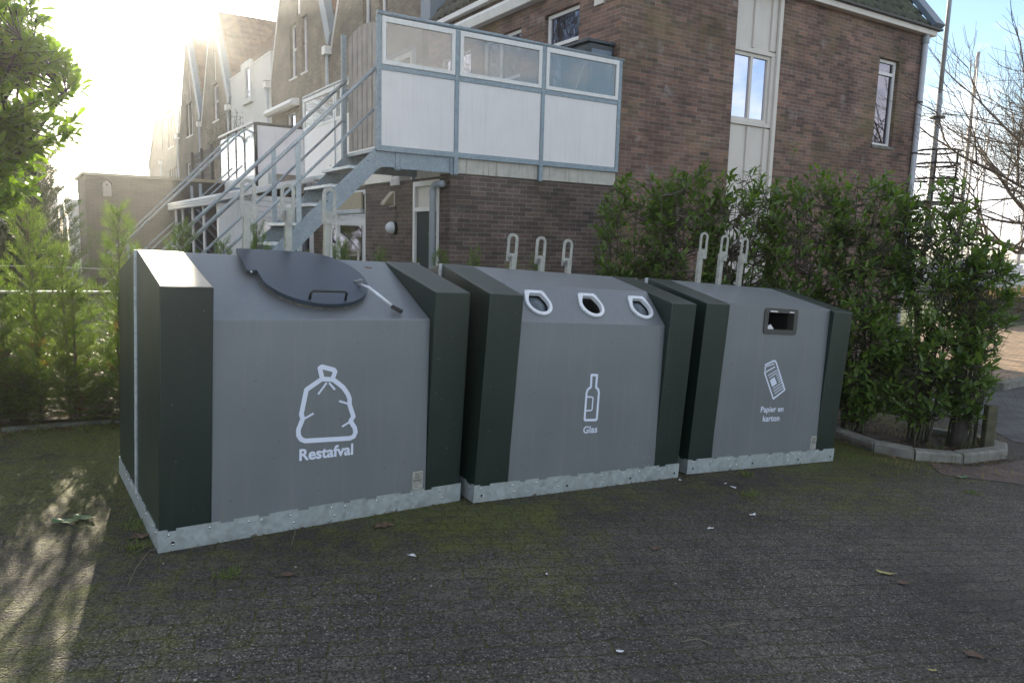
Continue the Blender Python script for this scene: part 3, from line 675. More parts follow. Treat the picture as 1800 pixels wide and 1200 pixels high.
# lid
SP, SL = slopeP(g1, (RD-.002, HT-.003))
lc, lr = (.927, .425), .330
def lid_outline(r, tab=True):
    cx, cy = lc; pts = []
    vtop = SL-.004
    a0 = math.asin(min(1, (vtop-cy)/r)) if (vtop-cy) < r else math.pi/2
    # from top right, clockwise down to the tab
    n = 44; a1 = -(math.pi-math.asin((.505-cy)/r)) if tab else -(math.pi+a0)
    for i in range(n+1):
        a = a0+(a1-a0)*i/n; pts.append((cx+r*math.cos(a), cy+r*math.sin(a)))
    if tab: pts += [(.600,.505-.001),(.600,.480),(.545,.480),(.545,vtop)]
    return pts
mb = MB(); ol = lid_outline(lr)
n = len(ol); mb.add([SP(u, v, .020) for u, v in ol]+[SP(u, v, .046) for u, v in ol], [tuple(range(n)), tuple(range(n,2*n))]+[(i,(i+1)%n,(i+1)%n+n,i+n) for i in range(n)])
lid = mb.build('lid', M['lid'], t, bevel=.004)
mb = MB(); ol = lid_outline(lr-.014, False); n = len(ol)
mb.add([SP(u, v, -.004) for u, v in ol]+[SP(u, v, .0195) for u, v in ol], [tuple(range(n)), tuple(range(n,2*n))]+[(i,(i+1)%n,(i+1)%n+n,i+n) for i in range(n)])
mb.build('lid_collar', M['collar'] if 'collar' in M else M.setdefault('collar', paint('collar_dirty', (.16,.15,.12), rough=.7, var=.5, vscale=40)), t)
mb = MB(); mb.sphere(SP(.570,.486-.006,.033), .009, 8, 5); mb.build('hinge_bolt', M['steel'], lid, smooth=True)
# handle on the lid
hp = []
for (u, v, h) in ((.815,.150,.046),(.815,.150,.088),(.826,.152,.099),(1.020,.152,.099),(1.031,.150,.088),(1.031,.150,.046)): hp.append(SP(u, v, h))
MB().tube(hp, .0085, 10).build('handle', M['handle'] if 'handle' in M else M.setdefault('handle', paint('black_handle', (.02,.024,.026), rough=.4, var=.1)), lid, smooth=True)
# eye bolt, strap and padlock cap
mb = MB(); c = SP(1.178,.315,.073)
ex, ey, ez = V((1,0,0)), SP(0,0,1)-SP(0,0,0), SP(0,1,0)-SP(0,0,0)
mb.tube([c+ex*(.018*math.cos(a))+ey*(.018*math.sin(a)) for a in [2*math.pi*i/14 for i in range(15)]], .0055, 8)
mb.tube([SP(1.178,.315,.046), SP(1.178,.315,.056)], .006, 8)
mb.sphere(SP(1.180,.375,.048), .016, 10, 5, (1,1,.4))
mb.build('eye_bolt', M['galv_lug'], lid, smooth=True)
mb = MB(); mb.tube([SP(1.185,.305,.066), SP(1.215,.250,.075), SP(1.25,.19,.062), SP(1.315,.105,.036)], [.004,.0085,.010,.010], 10)
st = mb.build('strap_sleeve', M['white_plastic'], lid, smooth=True)
mb = MB()
for i in range(14):
    f = i/13; a = SP(1.222,.240,.0735).lerp(SP(1.312,.108,.0375), f)
    mb.sphere(a+V((0,-.004,.0075)), .0042, 5, 3, (1,1,.5))
mb.build('strap_lettering', M['blue_cloth'], st, smooth=True)
mb = MB(); a, b_ = SP(1.315,.104,.030), SP(1.372,.045,.020); tt = (b_-a).normalized(); sd_ = tt.cross(V((0,0,1))).normalized(); u3 = sd_.cross(tt)
mb.box(a-sd_*.016-u3*.012, tt*.075, sd_*.032, u3*.024); mb.build('strap_lock', M['black_gloss'] if 'black_gloss' in M else M.setdefault('black_gloss', paint('black_gloss', (.012,.012,.012), rough=.25, var=.1)), lid, bevel=.006)
mb = MB(); q = [(1.350,.655),(1.372,.668),(1.40,.662),(1.412,.648),(1.392,.640),(1.366,.643)]
mb.add([SP(u, v, .0015) for u, v in q], [tuple(range(6))]); mb.build('rust_patch', M['leaf_brown'], bd, recalc=False)
for i, (u, zt) in enumerate(((.613,1.985),(.872,1.985),(1.127,1.985))): lug(t, u, zt, (0,1,0)[i])

# ---- container 2: glass
B2 = bin_frame(-.225,4.449,31.3,-3.4,0,-.062); W2 = 1.818
t = thing('waste_container', 'grey and dark green container with three white ringed holes and bottle symbol, lettered Glas', 'waste container', group='row of three recycling containers', M=B2)
skirt(W2, t, 2); cheek(t, W2, -1); cheek(t, W2, 1); corner_posts(t, W2)
g0, g1, g2 = (.0045,HS-.02), (.040,1.188), (.276,1.427)
u0, u1 = EI+WC+.0015, W2-EI-WC-.0015
S2, S2L = slopeP(g1, g2)
def drop(cx, cy, r, top, hw):          # round foot, squared shoulders
    pts = []
    for i in range(25):
        a = math.pi*.12-(math.pi*1.24)*i/24; pts.append((cx+r*math.cos(a), cy+r*math.sin(a)))
    return pts+[(cx-hw, top-.012), (cx-hw+.012, top), (cx+hw-.012, top), (cx+hw, top-.012)]
hc = [(.482,.162),(.937,.162),(1.405,.162)]
mb = MB()
face_with_holes(mb, [(u0,0),(u1,0),(u1,S2L),(u0,S2L)], [drop(x, y, .083, .250, .056) for x, y in hc], lambda u, v: S2(u, v, 0))
rest = [g0, g1, g2, (RD-.002,HT-.003), (BFD-.02,BFZ-.02), (DD-.02,HS-.02)]
n = len(rest); vs_ = [(u0, d, z) for d, z in rest]+[(u1, d, z) for d, z in rest]
mb.add(vs_, [tuple(range(n)), tuple(range(n,2*n))[::-1]]+[(i,(i+1)%n,(i+1)%n+n,i+n) for i in range(n) if i != 1])
bd = mb.build('body', M['grey'], t, recalc=False)
P2 = panelP(g0, g1)
for idx, (x, y) in enumerate(hc):
    mb = MB(); a = drop(x, y, .104, .275, .080); b_ = drop(x, y, .080, .247, .053); n = len(a)
    q = lambda o, off: [S2(u, v, off) for u, v in o]
    mb.add(q(a,.001)+q(a,.014)+q(b_,.017)+q(b_,-.014), [(i+k*n,(i+1)%n+k*n,(i+1)%n+(k+1)*n,i+(k+1)*n) for k in range(3) for i in range(n)])
    rg = mb.build('opening_ring', M['white_plastic'], t, smooth=False, bevel=.002)
    bits('ring_screw', M['steel'], rg, [S2(u, v, .0155) for (u, v) in ((x-.066,.262),(x+.066,.262),(x-.088,.10),(x+.088,.10))], .004, n=6)
    mb = MB()
    mb.add(q(b_,-.0145)+q(b_,-.30), [(i,(i+1)%n,(i+1)%n+n,i+n) for i in range(n)]+[tuple(range(n,2*n))])
    mb.build('chute', M['black'], rg)
    if idx != 1:
        mb = MB(); cen = S2(x, y-.005, -.055)
        o_ = len(mb.v); rows = 6; bo_ = drop(x, y, .079, .246, .051)
        for i in range(rows+1):
            f = max(.03, i/rows)
            mb.v += [S2(x+(u-x)*f, y+(v-y)*f, .000-.030*f*f) for u, v in bo_]
        for i in range(rows):
            for j in range(n): mb.f.append((o_+i*n+j, o_+i*n+(j+1)%n, o_+(i+1)*n+(j+1)%n, o_+(i+1)*n+j))
        mb.build('rubber_flap', M['rubber'], rg, smooth=True)
bot = [(345,155),(428,155),(412,335),(448,372),(455,420),(425,810),(410,828),(250,832),(243,815),(272,420),(290,372),(335,335)]
def botmap(x, y):
    A = np.array([[247,832,1],[422,820,1],[386,140,1]], float); bu = np.array([.865,.970,.921]); bz = np.array([.506,.506,.833])
    v = np.array([x, y, 1.]); return (float(np.linalg.solve(A, bu)@v), float(np.linalg.solve(A, bz)@v))
mb = MB(); k = stroke(mb, [botmap(*p) for p in bot], .0175, P2, closed=True)
stroke(mb, [botmap(*p) for p in ((275,483),(352,484),(366,495),(352,672),(338,685),(262,690))], .0105, P2, start=k)
mb.build('bottle_symbol', M['white_decal'], bd, recalc=False)
mb = MB(); put_text(mb, 'Glas', .920, .412, .126, .050, P2, .02); mb.build('lettering', M['white_decal'], bd, recalc=False)
for u in (.606,.864,1.120): lug(t, u, 1.792, 1)
bits('panel_rivet', M['steel'], bd, [P2(u, z, .001) for (u, z) in ((.33,1.16),(1.45,.19),(1.50,.19),(1.45,.13),(1.50,.13))], .004, n=6)

# ---- container 3: paper
B3 = bin_frame(1.414,5.472,29.28,-3.86,-.38,-.164); W3 = 1.790
t = thing('waste_container', 'grey and dark green container with rectangular slot and newspaper symbol, lettered Papier en karton', 'waste container', group='row of three recycling containers', M=B3)
skirt(W3, t, 3); cheek(t, W3, -1); cheek(t, W3, 1); corner_posts(t, W3)
g0, g1 = (.0045,HS-.02), (.033,1.3765)
u0, u1 = EI+WC+.0015, W3-EI-WC-.0015
P3 = panelP(g0, g1)
def rrect(a0, a1, b0, b1, r, n=5):
    pts = []
    for cx, cy, s in ((a1-r,b1-r,0),(a0+r,b1-r,90),(a0+r,b0+r,180),(a1-r,b0+r,270)):
        for i in range(n+1): a = R(s+90*i/n); pts.append((cx+r*math.cos(a), cy+r*math.sin(a)))
    return pts
sl_out = rrect(.705,1.112,1.140,1.358,.03); sl_in = rrect(.752,1.066,1.180,1.322,.008)
mb = MB()
face_with_holes(mb, [(u0,g0[1]),(u1,g0[1]),(u1,g1[1]),(u0,g1[1])], [rrect(.745,1.073,1.173,1.329,.01)], lambda u, z: P3(u, z, 0))
rest = [g0, g1, (RD-.002,HT-.003), (BFD-.02,BFZ-.02), (DD-.02,HS-.02)]
n = len(rest); vs_ = [(u0, d, z) for d, z in rest]+[(u1, d, z) for d, z in rest]
mb.add(vs_, [tuple(range(n)), tuple(range(n,2*n))[::-1]]+[(i,(i+1)%n,(i+1)%n+n,i+n) for i in range(1, n)])
bd = mb.build('body', M['grey'], t, recalc=False)
mb = MB(); n = len(sl_out); q = lambda o, off: [P3(u, v, off) for u, v in o]
mb.add(q(sl_out,.0005)+q(sl_out,.007)+q(sl_in,.007)+q(sl_in,-.06), [(i+k*n,(i+1)%n+k*n,(i+1)%n+(k+1)*n,i+(k+1)*n) for k in range(3) for i in range(n)])
fr_ = mb.build('slot_frame', M['dark_frame'], t)
mb = MB(); mb.add(q(sl_in,-.06)+q(sl_in,-.35), [(i,(i+1)%n,(i+1)%n+n,i+n) for i in range(n)]+[tuple(range(n,2*n))]); mb.build('slot_chute', M['black'], fr_)
mb = MB(); mb.add([P3(.765,1.3265,.0085),P3(.855,1.3255,.0085),P3(.855,1.337,.0085),P3(.765,1.338,.0085)],[(0,1,2,3)]); mb.add([P3(1.00,1.3265,.0085),P3(1.058,1.3265,.0085),P3(1.058,1.337,.0085),P3(1.00,1.337,.0085)],[(0,1,2,3)])
mb.build('white_tab', M['paper'], fr_, recalc=False)
plate(t, bd, 1.455, 1.530, .128, .245, P3)
def npm(x, y):
    A = np.array([[312,335,1],[415,788,1],[595,655,1]], float); bu = np.array([.775,.9135,1.045]); bz = np.array([.815,.592,.668])
    v = np.array([x, y, 1.]); return (float(np.linalg.solve(A, bu)@v), float(np.linalg.solve(A, bz)@v))
mb = MB(); k = 0
for pts, wd, cl_ in (([(312,335),(415,788),(595,655),(492,180),(475,152),(450,150),(330,205)], .0145, False), ([(312,335),(470,248)], .011, False), ([(330,290),(318,240),(345,232),(462,196)], .009, False), ([(312,335),(325,250)], .010, False),
        ([(355,390),(500,305)], .0078, False), ([(370,428),(508,342)], .0078, False), ([(415,618),(557,530)], .0078, False), ([(424,660),(567,572)], .0078, False), ([(435,702),(576,612)], .0078, False),
        ([(478,402),(520,376)], .0078, False), ([(486,440),(528,412)], .0078, False), ([(496,478),(538,450)], .0078, False), ([(505,517),(547,488)], .0078, False)):
    k = stroke(mb, [npm(*p) for p in pts], wd, P3, cl_, k)
mb.add([P3(*npm(*p), .004) for p in ((405,584),(378,466),(448,420),(480,532))], [(0,1,2,3)])
mb.build('newspaper_symbol', M['white_decal'], bd, recalc=False)
mb = MB(); put_text(mb, 'Papier en', .913, .480, .280, .048, P3, .018); mb.build('lettering', M['white_decal'], bd, recalc=False); mb = MB(); put_text(mb, 'karton', .912, .400, .205, .050, P3, .018); mb.build('lettering', M['white_decal'], bd, recalc=False)
for u in (.595,.850,1.108): lug(t, u, 1.972, (0,1,0)[0])
pp = MB(); pp.add([B3@P3(u, v, o_) for u, v, o_ in ((.775,1.181,-.03),(.875,1.181,-.035),(.85,1.222,-.05),(.83,1.215,-.045),(.80,1.205,-.05))], [(0,1,2,4),(2,3,4)])
o = pp.build('paper_scrap', M['paper'], recalc=False); tag(o, 'white crumpled paper sticking up inside the dark slot of the paper container', 'paper')
# ------------------------------------------------------------------ building helpers
def solid_wall(mb, outline, holes, to3, th=.3):
    for d in (0, th): face_with_holes(mb, outline, holes, lambda x, y, d=d: to3(x, y, d))
    for lp in [outline]+holes:
        n = len(lp); mb.add([to3(x, y, 0) for x, y in lp]+[to3(x, y, th) for x, y in lp], [(i,(i+1)%n,(i+1)%n+n,i+n) for i in range(n)])
def weld(o):
    b = bmesh.new(); b.from_mesh(o.data); bmesh.ops.remove_doubles(b, verts=b.verts, dist=1e-4); bmesh.ops.recalc_face_normals(b, faces=b.faces); b.to_mesh(o.data); b.free()
def rect(a, b, c, d): return [(a,c),(b,c),(b,d),(a,d)]
class House:
    def __init__(s, name, label, loc, cat='house', group=None):
        s.o = V(loc); s.t = thing(name, label, cat, loc, group)
    def part(s, name, mb, mat, parent=None, bevel=0, smooth=False):
        return mb.build(name, M[mat], parent or s.t, origin=s.o, bevel=bevel, smooth=smooth)
    def wall(s, outline, holes, to3, mat, name='wall', th=.3):
        mb = MB(); solid_wall(mb, outline, holes, to3, th); o = s.part(name, mb, mat); weld(o)
        me = o.data; ul = me.uv_layers[0]; 
        for p in me.polygons:
            n = p.normal
            if abs(n.z) < .6:
                t_ = V((-n.y, n.x, 0)).normalized()
                for li in p.loop_indices:
                    c = me.vertices[me.loops[li].vertex_index].co+s.o; ul.data[li].uv = (c.dot(t_), c.z)
        return o
    def window(s, to3, s0, s1, z0, z1, mull=(), trans=(), fw=.055, frame='white_paint', glass='glass', dep=.07, sill=None, back=None, back_d=.35):
        mb = MB()
        def bar(a, b, c, d): 
            P_ = [to3(a,c,dep),to3(b,c,dep),to3(b,d,dep),to3(a,d,dep)]; e = to3(a,c,dep+.05)-to3(a,c,dep); mb.prism(P_, e)
        bar(s0, s0+fw, z0, z1); bar(s1-fw, s1, z0, z1); bar(s0+fw, s1-fw, z0, z0+fw); bar(s0+fw, s1-fw, z1-fw, z1)
        for m_ in mull: bar(m_-fw*.5, m_+fw*.5, z0+fw, z1-fw)
        cuts = [s0+fw]+[x for m_ in mull for x in (m_-fw*.5, m_+fw*.5)]+[s1-fw]
        for tz in trans:
            for i in range(0, len(cuts), 2): bar(cuts[i], cuts[i+1], tz-fw*.5, tz+fw*.5)
        f = s.part('window', mb, frame)
        g_ = MB(); d = dep+.03; g_.add([to3(s0+.01,z0+.01,d),to3(s1-.01,z0+.01,d),to3(s1-.01,z1-.01,d),to3(s0+.01,z1-.01,d)], [(0,1,2,3)])
        s.part('pane', g_, glass, f)
        if sill:
            sb = MB(); e = to3(s0,z0,-.03)-to3(s0,z0,.08)
            sb.prism([to3(s0-.04,z0-.06,.08),to3(s1+.04,z0-.06,.08),to3(s1+.04,z0-.003,.08),to3(s0-.04,z0-.003,.08)], e); s.part('sill', sb, sill, f)
        if back:
            cb = MB(); a0, a1 = s0+.0, s1-.0; n_ = 24; pts = []
            for i in range(n_+1): 
                x = a0+(a1-a0)*i/n_; pts.append((x, back_d+.02*math.sin(i*1.9)))
            for i in range(n_):
                (x, d0), (y, d1) = pts[i], pts[i+1]; cb.add([to3(x,z0-.1,d0),to3(y,z0-.1,d1),to3(y,z1+.1,d1),to3(x,z1+.1,d0)], [(0,1,2,3)])
            s.part('curtain', cb, back, f, smooth=True)
        return f
def tiles(mb, o, e, up, nE, nU, keep=lambda u, v: True, amp=.035, res=4):
    """pantile field: o corner, e unit along the eave, up unit up the slope"""
    n = e.cross(up).normalized()
    if n.z < 0: n = -n
    for j in range(nU):
        v0, v1 = j*.33, j*.33+.35
        for i in range(nE):
            if not keep((i+.5)*.25, (j+.5)*.33): continue
            vs_ = []
            for (v, lift) in ((v0, .035), (v1, 0.0)):
                for k in range(res+1):
                    x = (i+k/res)*.25; ph = k/res
                    h = amp*(math.sin(ph*math.pi*2)+.35*math.sin(ph*math.pi*4))+lift
                    vs_.append(o+e*x+up*v+n*h)
            for k in range(res+1): vs_.append(vs_[k]-n*.05)
            m_ = res+1
            mb.add(vs_, [(k, k+1, m_+k+1, m_+k) for k in range(res)]+[(2*m_+k, 2*m_+k+1, k+1, k) for k in range(res)])

A0 = 2.765
wallA = lambda s, z, d: W(s, d, z)                    # plane b = 0
facB = lambda s, z, d: W(A0+d, s, z)                  # upper facade
facL = lambda s, z, d: W(0+d, s, z)                   # annex left face

# ---- the brick house on the right with its annex
h = House('brick_house', 'large dark red brick house with tall white window strip, annex and mossy tile roof', W(4,3,0))
h.wall(rect(A0, 10.43, -.9, 6.0), [rect(5.17,6.26,-.55,5.9), rect(9.06,9.70,3.70,5.34)], wallA, 'brick_main')
h.wall(rect(.303, 6.15, -.9, 6.15), [rect(.99,1.91,2.85,5.44), rect(2.60,3.92,3.6,5.42), rect(4.32,5.60,3.3,5.42)], facB, 'brick_main')
h.part('rear_wall', FB().bb(A0+.303, 10.13, 6.1, 6.4, -.9, 6.1), 'brick_main')
h.part('end_wall', FB().bb(10.13, 10.43, .303, 6.4, -.9, 6.0), 'brick_main')
gp = FB().pr([(10.13,.303,6.001),(10.13,6.4,6.001),(10.13,3.1,9.6)], (.29,0,0)); h.part('gable', gp, 'brick_main')
# white strip
mb = FB(); a0, a1 = 5.18, 6.25
mb.bb(a0, a1, .075, .10, -.5, 3.72); mb.bb(a0, a1, .075, .10, 4.98, 5.89)
for x0, x1 in ((5.18,5.235),(5.625,5.675),(6.055,6.25)):
    mb.bb(x0, x1, .04, .074, -.5, 3.70); mb.bb(x0, x1, .04, .074, 5.0, 5.89)
mb.bb(a0, a1, .032, .10, 3.722, 3.79); mb.bb(a0, a1, .032, .10, 4.91, 4.978); mb.bb(6.10, 6.25, .032, .10, 3.792, 4.908)
mb.bb(6.18, 6.26, -.015, .031, -.5, 5.89)
h.part('panel_strip', mb, 'cream', bevel=.004)
h.window(wallA, 5.18, 6.099, 3.792, 4.908, mull=(5.655,), frame='cream', back=None)
h.window(wallA, 9.065, 9.695, 3.705, 5.335, trans=(5.08,), sill='conc', back='curtain', back_d=.25)
h.window(facB, .995, 1.905, 2.86, 5.435, trans=(4.93,), back_d=.4)
h.window(facB, 2.605, 3.915, 3.605, 5.415, mull=(3.35,), trans=(4.62,))
h.window(facB, 4.325, 5.595, 3.305, 5.415, mull=(5.05,), trans=(4.62,))
# eaves and gutters
h.part('soffit', FB().bb(A0-.12, 10.62, -.14, -.003, 5.93, 6.03), 'cream', bevel=.006)
h.part('gutter', FB().bb(A0-.16, 10.72, -.20, .02, 6.033, 6.075), 'dark_frame', bevel=.006)
h.part('gutter', FB().bb(A0-.12, A0-.003, .02, 5.88, 6.06, 6.16), 'white_paint', bevel=.01)
h.part('verge', FB().bb(A0-.08, A0+.5, 5.9, 6.34, 6.2, 9.3), 'blue_zinc')
so_ = V(W(A0-.1,-.12,6.09)); upA = (Bv*math.cos(R(52))+Z*math.sin(R(52))).normalized()
mb = MB(); tiles(mb, V(W(A0-.1,-.12,6.09)), U, upA, 31, 16, keep=lambda u, v: u > v*.616 and u < 7.72, res=6)
h.part('roof', mb, 'tile_green', smooth=True)
upB = (U*math.cos(R(52))+Z*math.sin(R(52))).normalized()
mb = MB(); tiles(mb, V(W(A0-.1,6.0,6.19)), -Bv, upB, 24, 12, keep=lambda u, v: (6.1-u) > v*.616, res=6)
h.part('roof', mb, 'tile', smooth=True)
mb = FB().pr([(A0,0,6.02),(10.4,0,6.02),(10.4,6.2,6.02),(A0,6.2,6.02)], (0,0,.03)); h.part('attic_floor', mb, 'tile')
q0 = V(W(10.38,-.16,6.08)); mb = MB().box(q0, U*.34, upA*5.3, (U.cross(upA)).normalized()*.10); h.part('verge', mb, 'blue_zinc', bevel=.01)
# downspout at the right end
mb = FB(); mb.tb([(10.37,-.075,5.93),(10.37,-.075,-.4)], .052, 12); ds = h.part('downspout', mb, 'pvc_light', smooth=True)
mb = FB()
mb.tb([(10.37,-.075,5.90),(10.37,-.075,5.78)], .066, 12); h.part('downspout_collar', mb, 'pvc', ds)
for z in (4.62, 3.62): h.part('pipe_clip', FB().tb([(10.37,-.075,z),(10.37,-.075,z+.035)], .059, 12), 'dark_frame', ds)
# awning cassette and vent
mb = FB().pr([(A0-.003,1.88,5.70),(A0-.003,1.88,5.92),(A0-.12,1.88,5.93),(A0-.20,1.88,5.84),(A0-.16,1.88,5.70)], (0,2.95,0)); h.part('awning_cassette', mb, 'white_paint', bevel=.008)
vg = FB().bb(A0-.035, A0-.003, .39, .60, 5.27, 5.46); vo = h.part('vent', vg, 'cream', bevel=.004)
# annex
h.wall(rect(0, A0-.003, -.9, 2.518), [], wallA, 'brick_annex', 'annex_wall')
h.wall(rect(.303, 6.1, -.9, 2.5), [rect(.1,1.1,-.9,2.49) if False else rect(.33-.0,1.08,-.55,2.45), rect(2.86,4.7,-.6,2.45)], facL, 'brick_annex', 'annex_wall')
h.part('concrete_band', FB().bb(.03, A0-.005, -.025, .35, 2.521, 2.742), 'concrete_white', bevel=.006)
h.part('terrace_slab', FB().bb(.3, A0-.003, .352, 6.1, 2.503, 2.72), 'concrete_white')
h.part('fascia', FB().bb(-.04, .298, 1.75, 2.80, 2.503, 2.70), 'cream', bevel=.004)
# door (frame, fanlight panel, leaf)
mb = FB()
for b0, b1, z0, z1 in ((.302,.36,-.5,2.46),(1.02,1.085,-.5,2.46),(.36,1.02,2.385,2.46),(.36,1.02,2.03,2.09)): mb.bb(-.015, .055, b0, b1, z0, z1)
df = h.part('door_frame', mb, 'white_paint', bevel=.004)
h.part('door_panel', FB().bb(.03, .06, .362, 1.018, 2.092, 2.383), 'cream', df, bevel=.004)
dl = h.part('door', FB().bb(.02, .06, .362, 1.018, -.45, 2.028), 'door_green', df, bevel=.004)
h.part('door_handle', FB().bb(-.02, .02, .44, .46, 1.33, 1.38).bb(-.03,-.015,.44,.54,1.35,1.365), 'steel', dl, bevel=.003)
mb = FB()
mb.tb([(-.11,.285,-.35),(-.11,.285,2.30),(-.108,.275,2.345),(-.10,.24,2.372),(-.09,.19,2.378),(-.08,.06,2.378)], .045, 14); dp = h.part('drain_pipe', mb, 'pvc', smooth=True)
h.part('pipe_clip', FB().tb([(-.11,.285,1.70),(-.11,.285,1.725)], .052, 14), 'pvc', dp)
h.part('drain_pipe_socket', FB().tb([(-.11,.285,2.22),(-.11,.285,2.30)], .052, 14), 'pvc', dp)
# big annex window with sun screen
h.window(facL, 2.865, 4.695, -.55, 2.44, mull=(4.25,), trans=(1.90,), fw=.075, frame='white_paint', dep=.02, glass='glass_green', back='curtain_green', back_d=.2)
h.part('sunscreen', FB().bb(-.015, .015, 3.0, 4.15, 2.12, 2.40), 'sunscreen')
h.part('sunscreen_rail', FB().bb(-.05, .012, 2.96, 4.2, 2.045, 2.115), 'galv', bevel=.01)

# wall fittings
v = thing('vent_grille', 'small white louvred vent grille high on the brick wall left of the green door', 'vent', W(0,1.68,2.5))
og = W(0,1.68,2.5)
FB().bb(-.03, -.003, 1.53, 1.83, 2.44, 2.57).build('vent_frame', M['white_paint'], v, origin=og, bevel=.004)
for i in range(5): FB().pr([(-.034,1.555,2.455+i*.023),(-.050,1.555,2.452+i*.023),(-.034,1.555,2.468+i*.023)], (0,.25,0)).build('louvre', M['white_paint'], v, origin=og)
v = thing('vent_hood', 'beige wedge shaped vent hood on brick wall between the vent grille and the lamp', 'vent hood', W(0,1.81,2.2)); og = W(0,1.81,2.2)
FB().pr([(-.003,1.72,2.32),(-.03,1.72,2.34),(-.17,1.72,2.17),(-.17,1.72,2.14),(-.003,1.72,2.14)], (0,.16,0)).build('hood', M['sunscreen'], v, origin=og, bevel=.006)
FB().bb(-.02,-.003,1.70,1.90,2.12,2.35).build('wall_flange', M['cream'], v, origin=og, bevel=.004)
v = thing('wall_lamp', 'round white bulkhead wall lamp with dark base on brick wall left of the door', 'lamp', W(0,1.72,1.8)); og = W(0,1.72,1.8)
FB().tb([(-.003,1.70,1.80),(-.05,1.70,1.80)], .105, 18).build('lamp_base', M['black'], v, origin=og, bevel=.006)
mb = MB(); mb.sphere(W(-.06,1.70,1.80), .098, 16, 10, (1.0,1.0,.95)); mb.build('lamp_globe', M['white_plastic'], v, origin=og, smooth=True)
FB().tb([(-.012,1.66,1.90),(-.012,1.66,2.10)], .008, 6).tb([(-.02,1.66,2.10),(-.02,1.66,2.13)], .016, 8).build('lamp_conduit', M['dark_frame'], v, origin=og)

# ---- balustrade of the terrace, and its landing and stair
og = W(.9,-.07,2.75)
bal = thing('terrace_balustrade', 'terrace balustrade of white lower panels, framed glass panes and grey steel posts above brick annex', 'balustrade', og)
PX = (-1.03, .04, 1.38, 2.735)
for i, a in enumerate(PX):
    lo = 2.50 if i in (1, 2) else 2.72
    FB().bb(a-.03, a+.03, -.075, -.03, lo, 4.345).build('post', M['galv_blue'], bal, origin=og, bevel=.003)
for i in range(3):
    a, b_ = PX[i]+.031, PX[i+1]-.031
    FB().bb(a, b_, -.072, -.032, 2.722, 2.79).build('bottom_rail', M['galv_blue'], bal, origin=og)
    FB().bb(a, b_, -.072, -.032, 3.705, 3.765).build('middle_rail', M['galv_blue'], bal, origin=og)
    FB().bb(a, b_, -.060, -.044, 2.791, 3.704).build('infill_panel', M['panel'], bal, origin=og)
    mb = FB(); z0, z1, w_ = 3.768, 4.335, .05
    mb.bb(a+.005, b_-.005, -.082, -.04, z0, z0+w_); mb.bb(a+.005, b_-.005, -.082, -.04, z1-w_-.015, z1-.0); mb.bb(a+.005, a+.005+w_, -.082, -.04, z0+w_, z1-w_-.015); mb.bb(b_-.005-w_, b_-.005, -.082, -.04, z0+w_, z1-w_-.015)
    f = mb.build('glass_frame', M['white_paint'], bal, origin=og, bevel=.003)
    FB().bb(a+.01, b_-.01, -.062, -.056, z0+.01, z1-.01).build('pane', M['glass_rail'], f, origin=og)
bits('post_screw', M['steel'], bal, [W(a_, -.0765, z_)-og for a_ in PX for z_ in (2.76,3.0,3.35,3.735,4.05,4.28)], .006, n=6)
FB().tb([(-1.05,-.055,4.375),(2.80,-.055,4.355)], .026, 12).build('handrail', M['galv_blue'], bal, origin=og, smooth=True)
# side run of the balustrade, beyond the gate
og = W(0,4,2.75)
b2_ = thing('side_balustrade', 'terrace side balustrade with clear glass and white panels behind the steel stair handrails', 'balustrade', og)
BY = (1.12, 3.86, 5.92)
for b_ in BY: FB().bb(-.022, .022, b_-.022, b_+.022, 2.5, 4.33).build('post', M['galv_rail'], b2_, origin=og)
FB().bb(-.022, .022, 4.18, 4.215, 2.76, 4.3).build('post', M['galv_rail'], b2_, origin=og)
for (b0, b1) in ((1.145,3.835),(3.885,4.178),(4.218,5.895)):
    FB().bb(-.008, .008, b0, b1, 2.80, 3.70).build('infill_panel', M['panel'], b2_, origin=og)
    FB().bb(-.02, .02, b0, b1, 2.72, 2.797).build('bottom_rail', M['galv_rail'], b2_, origin=og)
    mb = FB(); mb.bb(-.02, .02, b0, b1, 3.702, 3.755); mb.bb(-.02, .02, b0, b1, 4.24, 4.31); mb.bb(-.02, .02, b0, b0+.05, 3.755, 4.24); mb.bb(-.02, .02, b1-.05, b1, 3.755, 4.24)
    f = mb.build('glass_frame', M['white_paint'], b2_, origin=og)
    FB().bb(-.003, .003, b0+.04, b1-.04, 3.75, 4.25).build('pane', M['glass_rail'], f, origin=og)
FB().tb([(0,1.1,4.35),(0,5.95,4.35)], .022, 10).build('handrail', M['galv_rail'], b2_, origin=og, smooth=True)

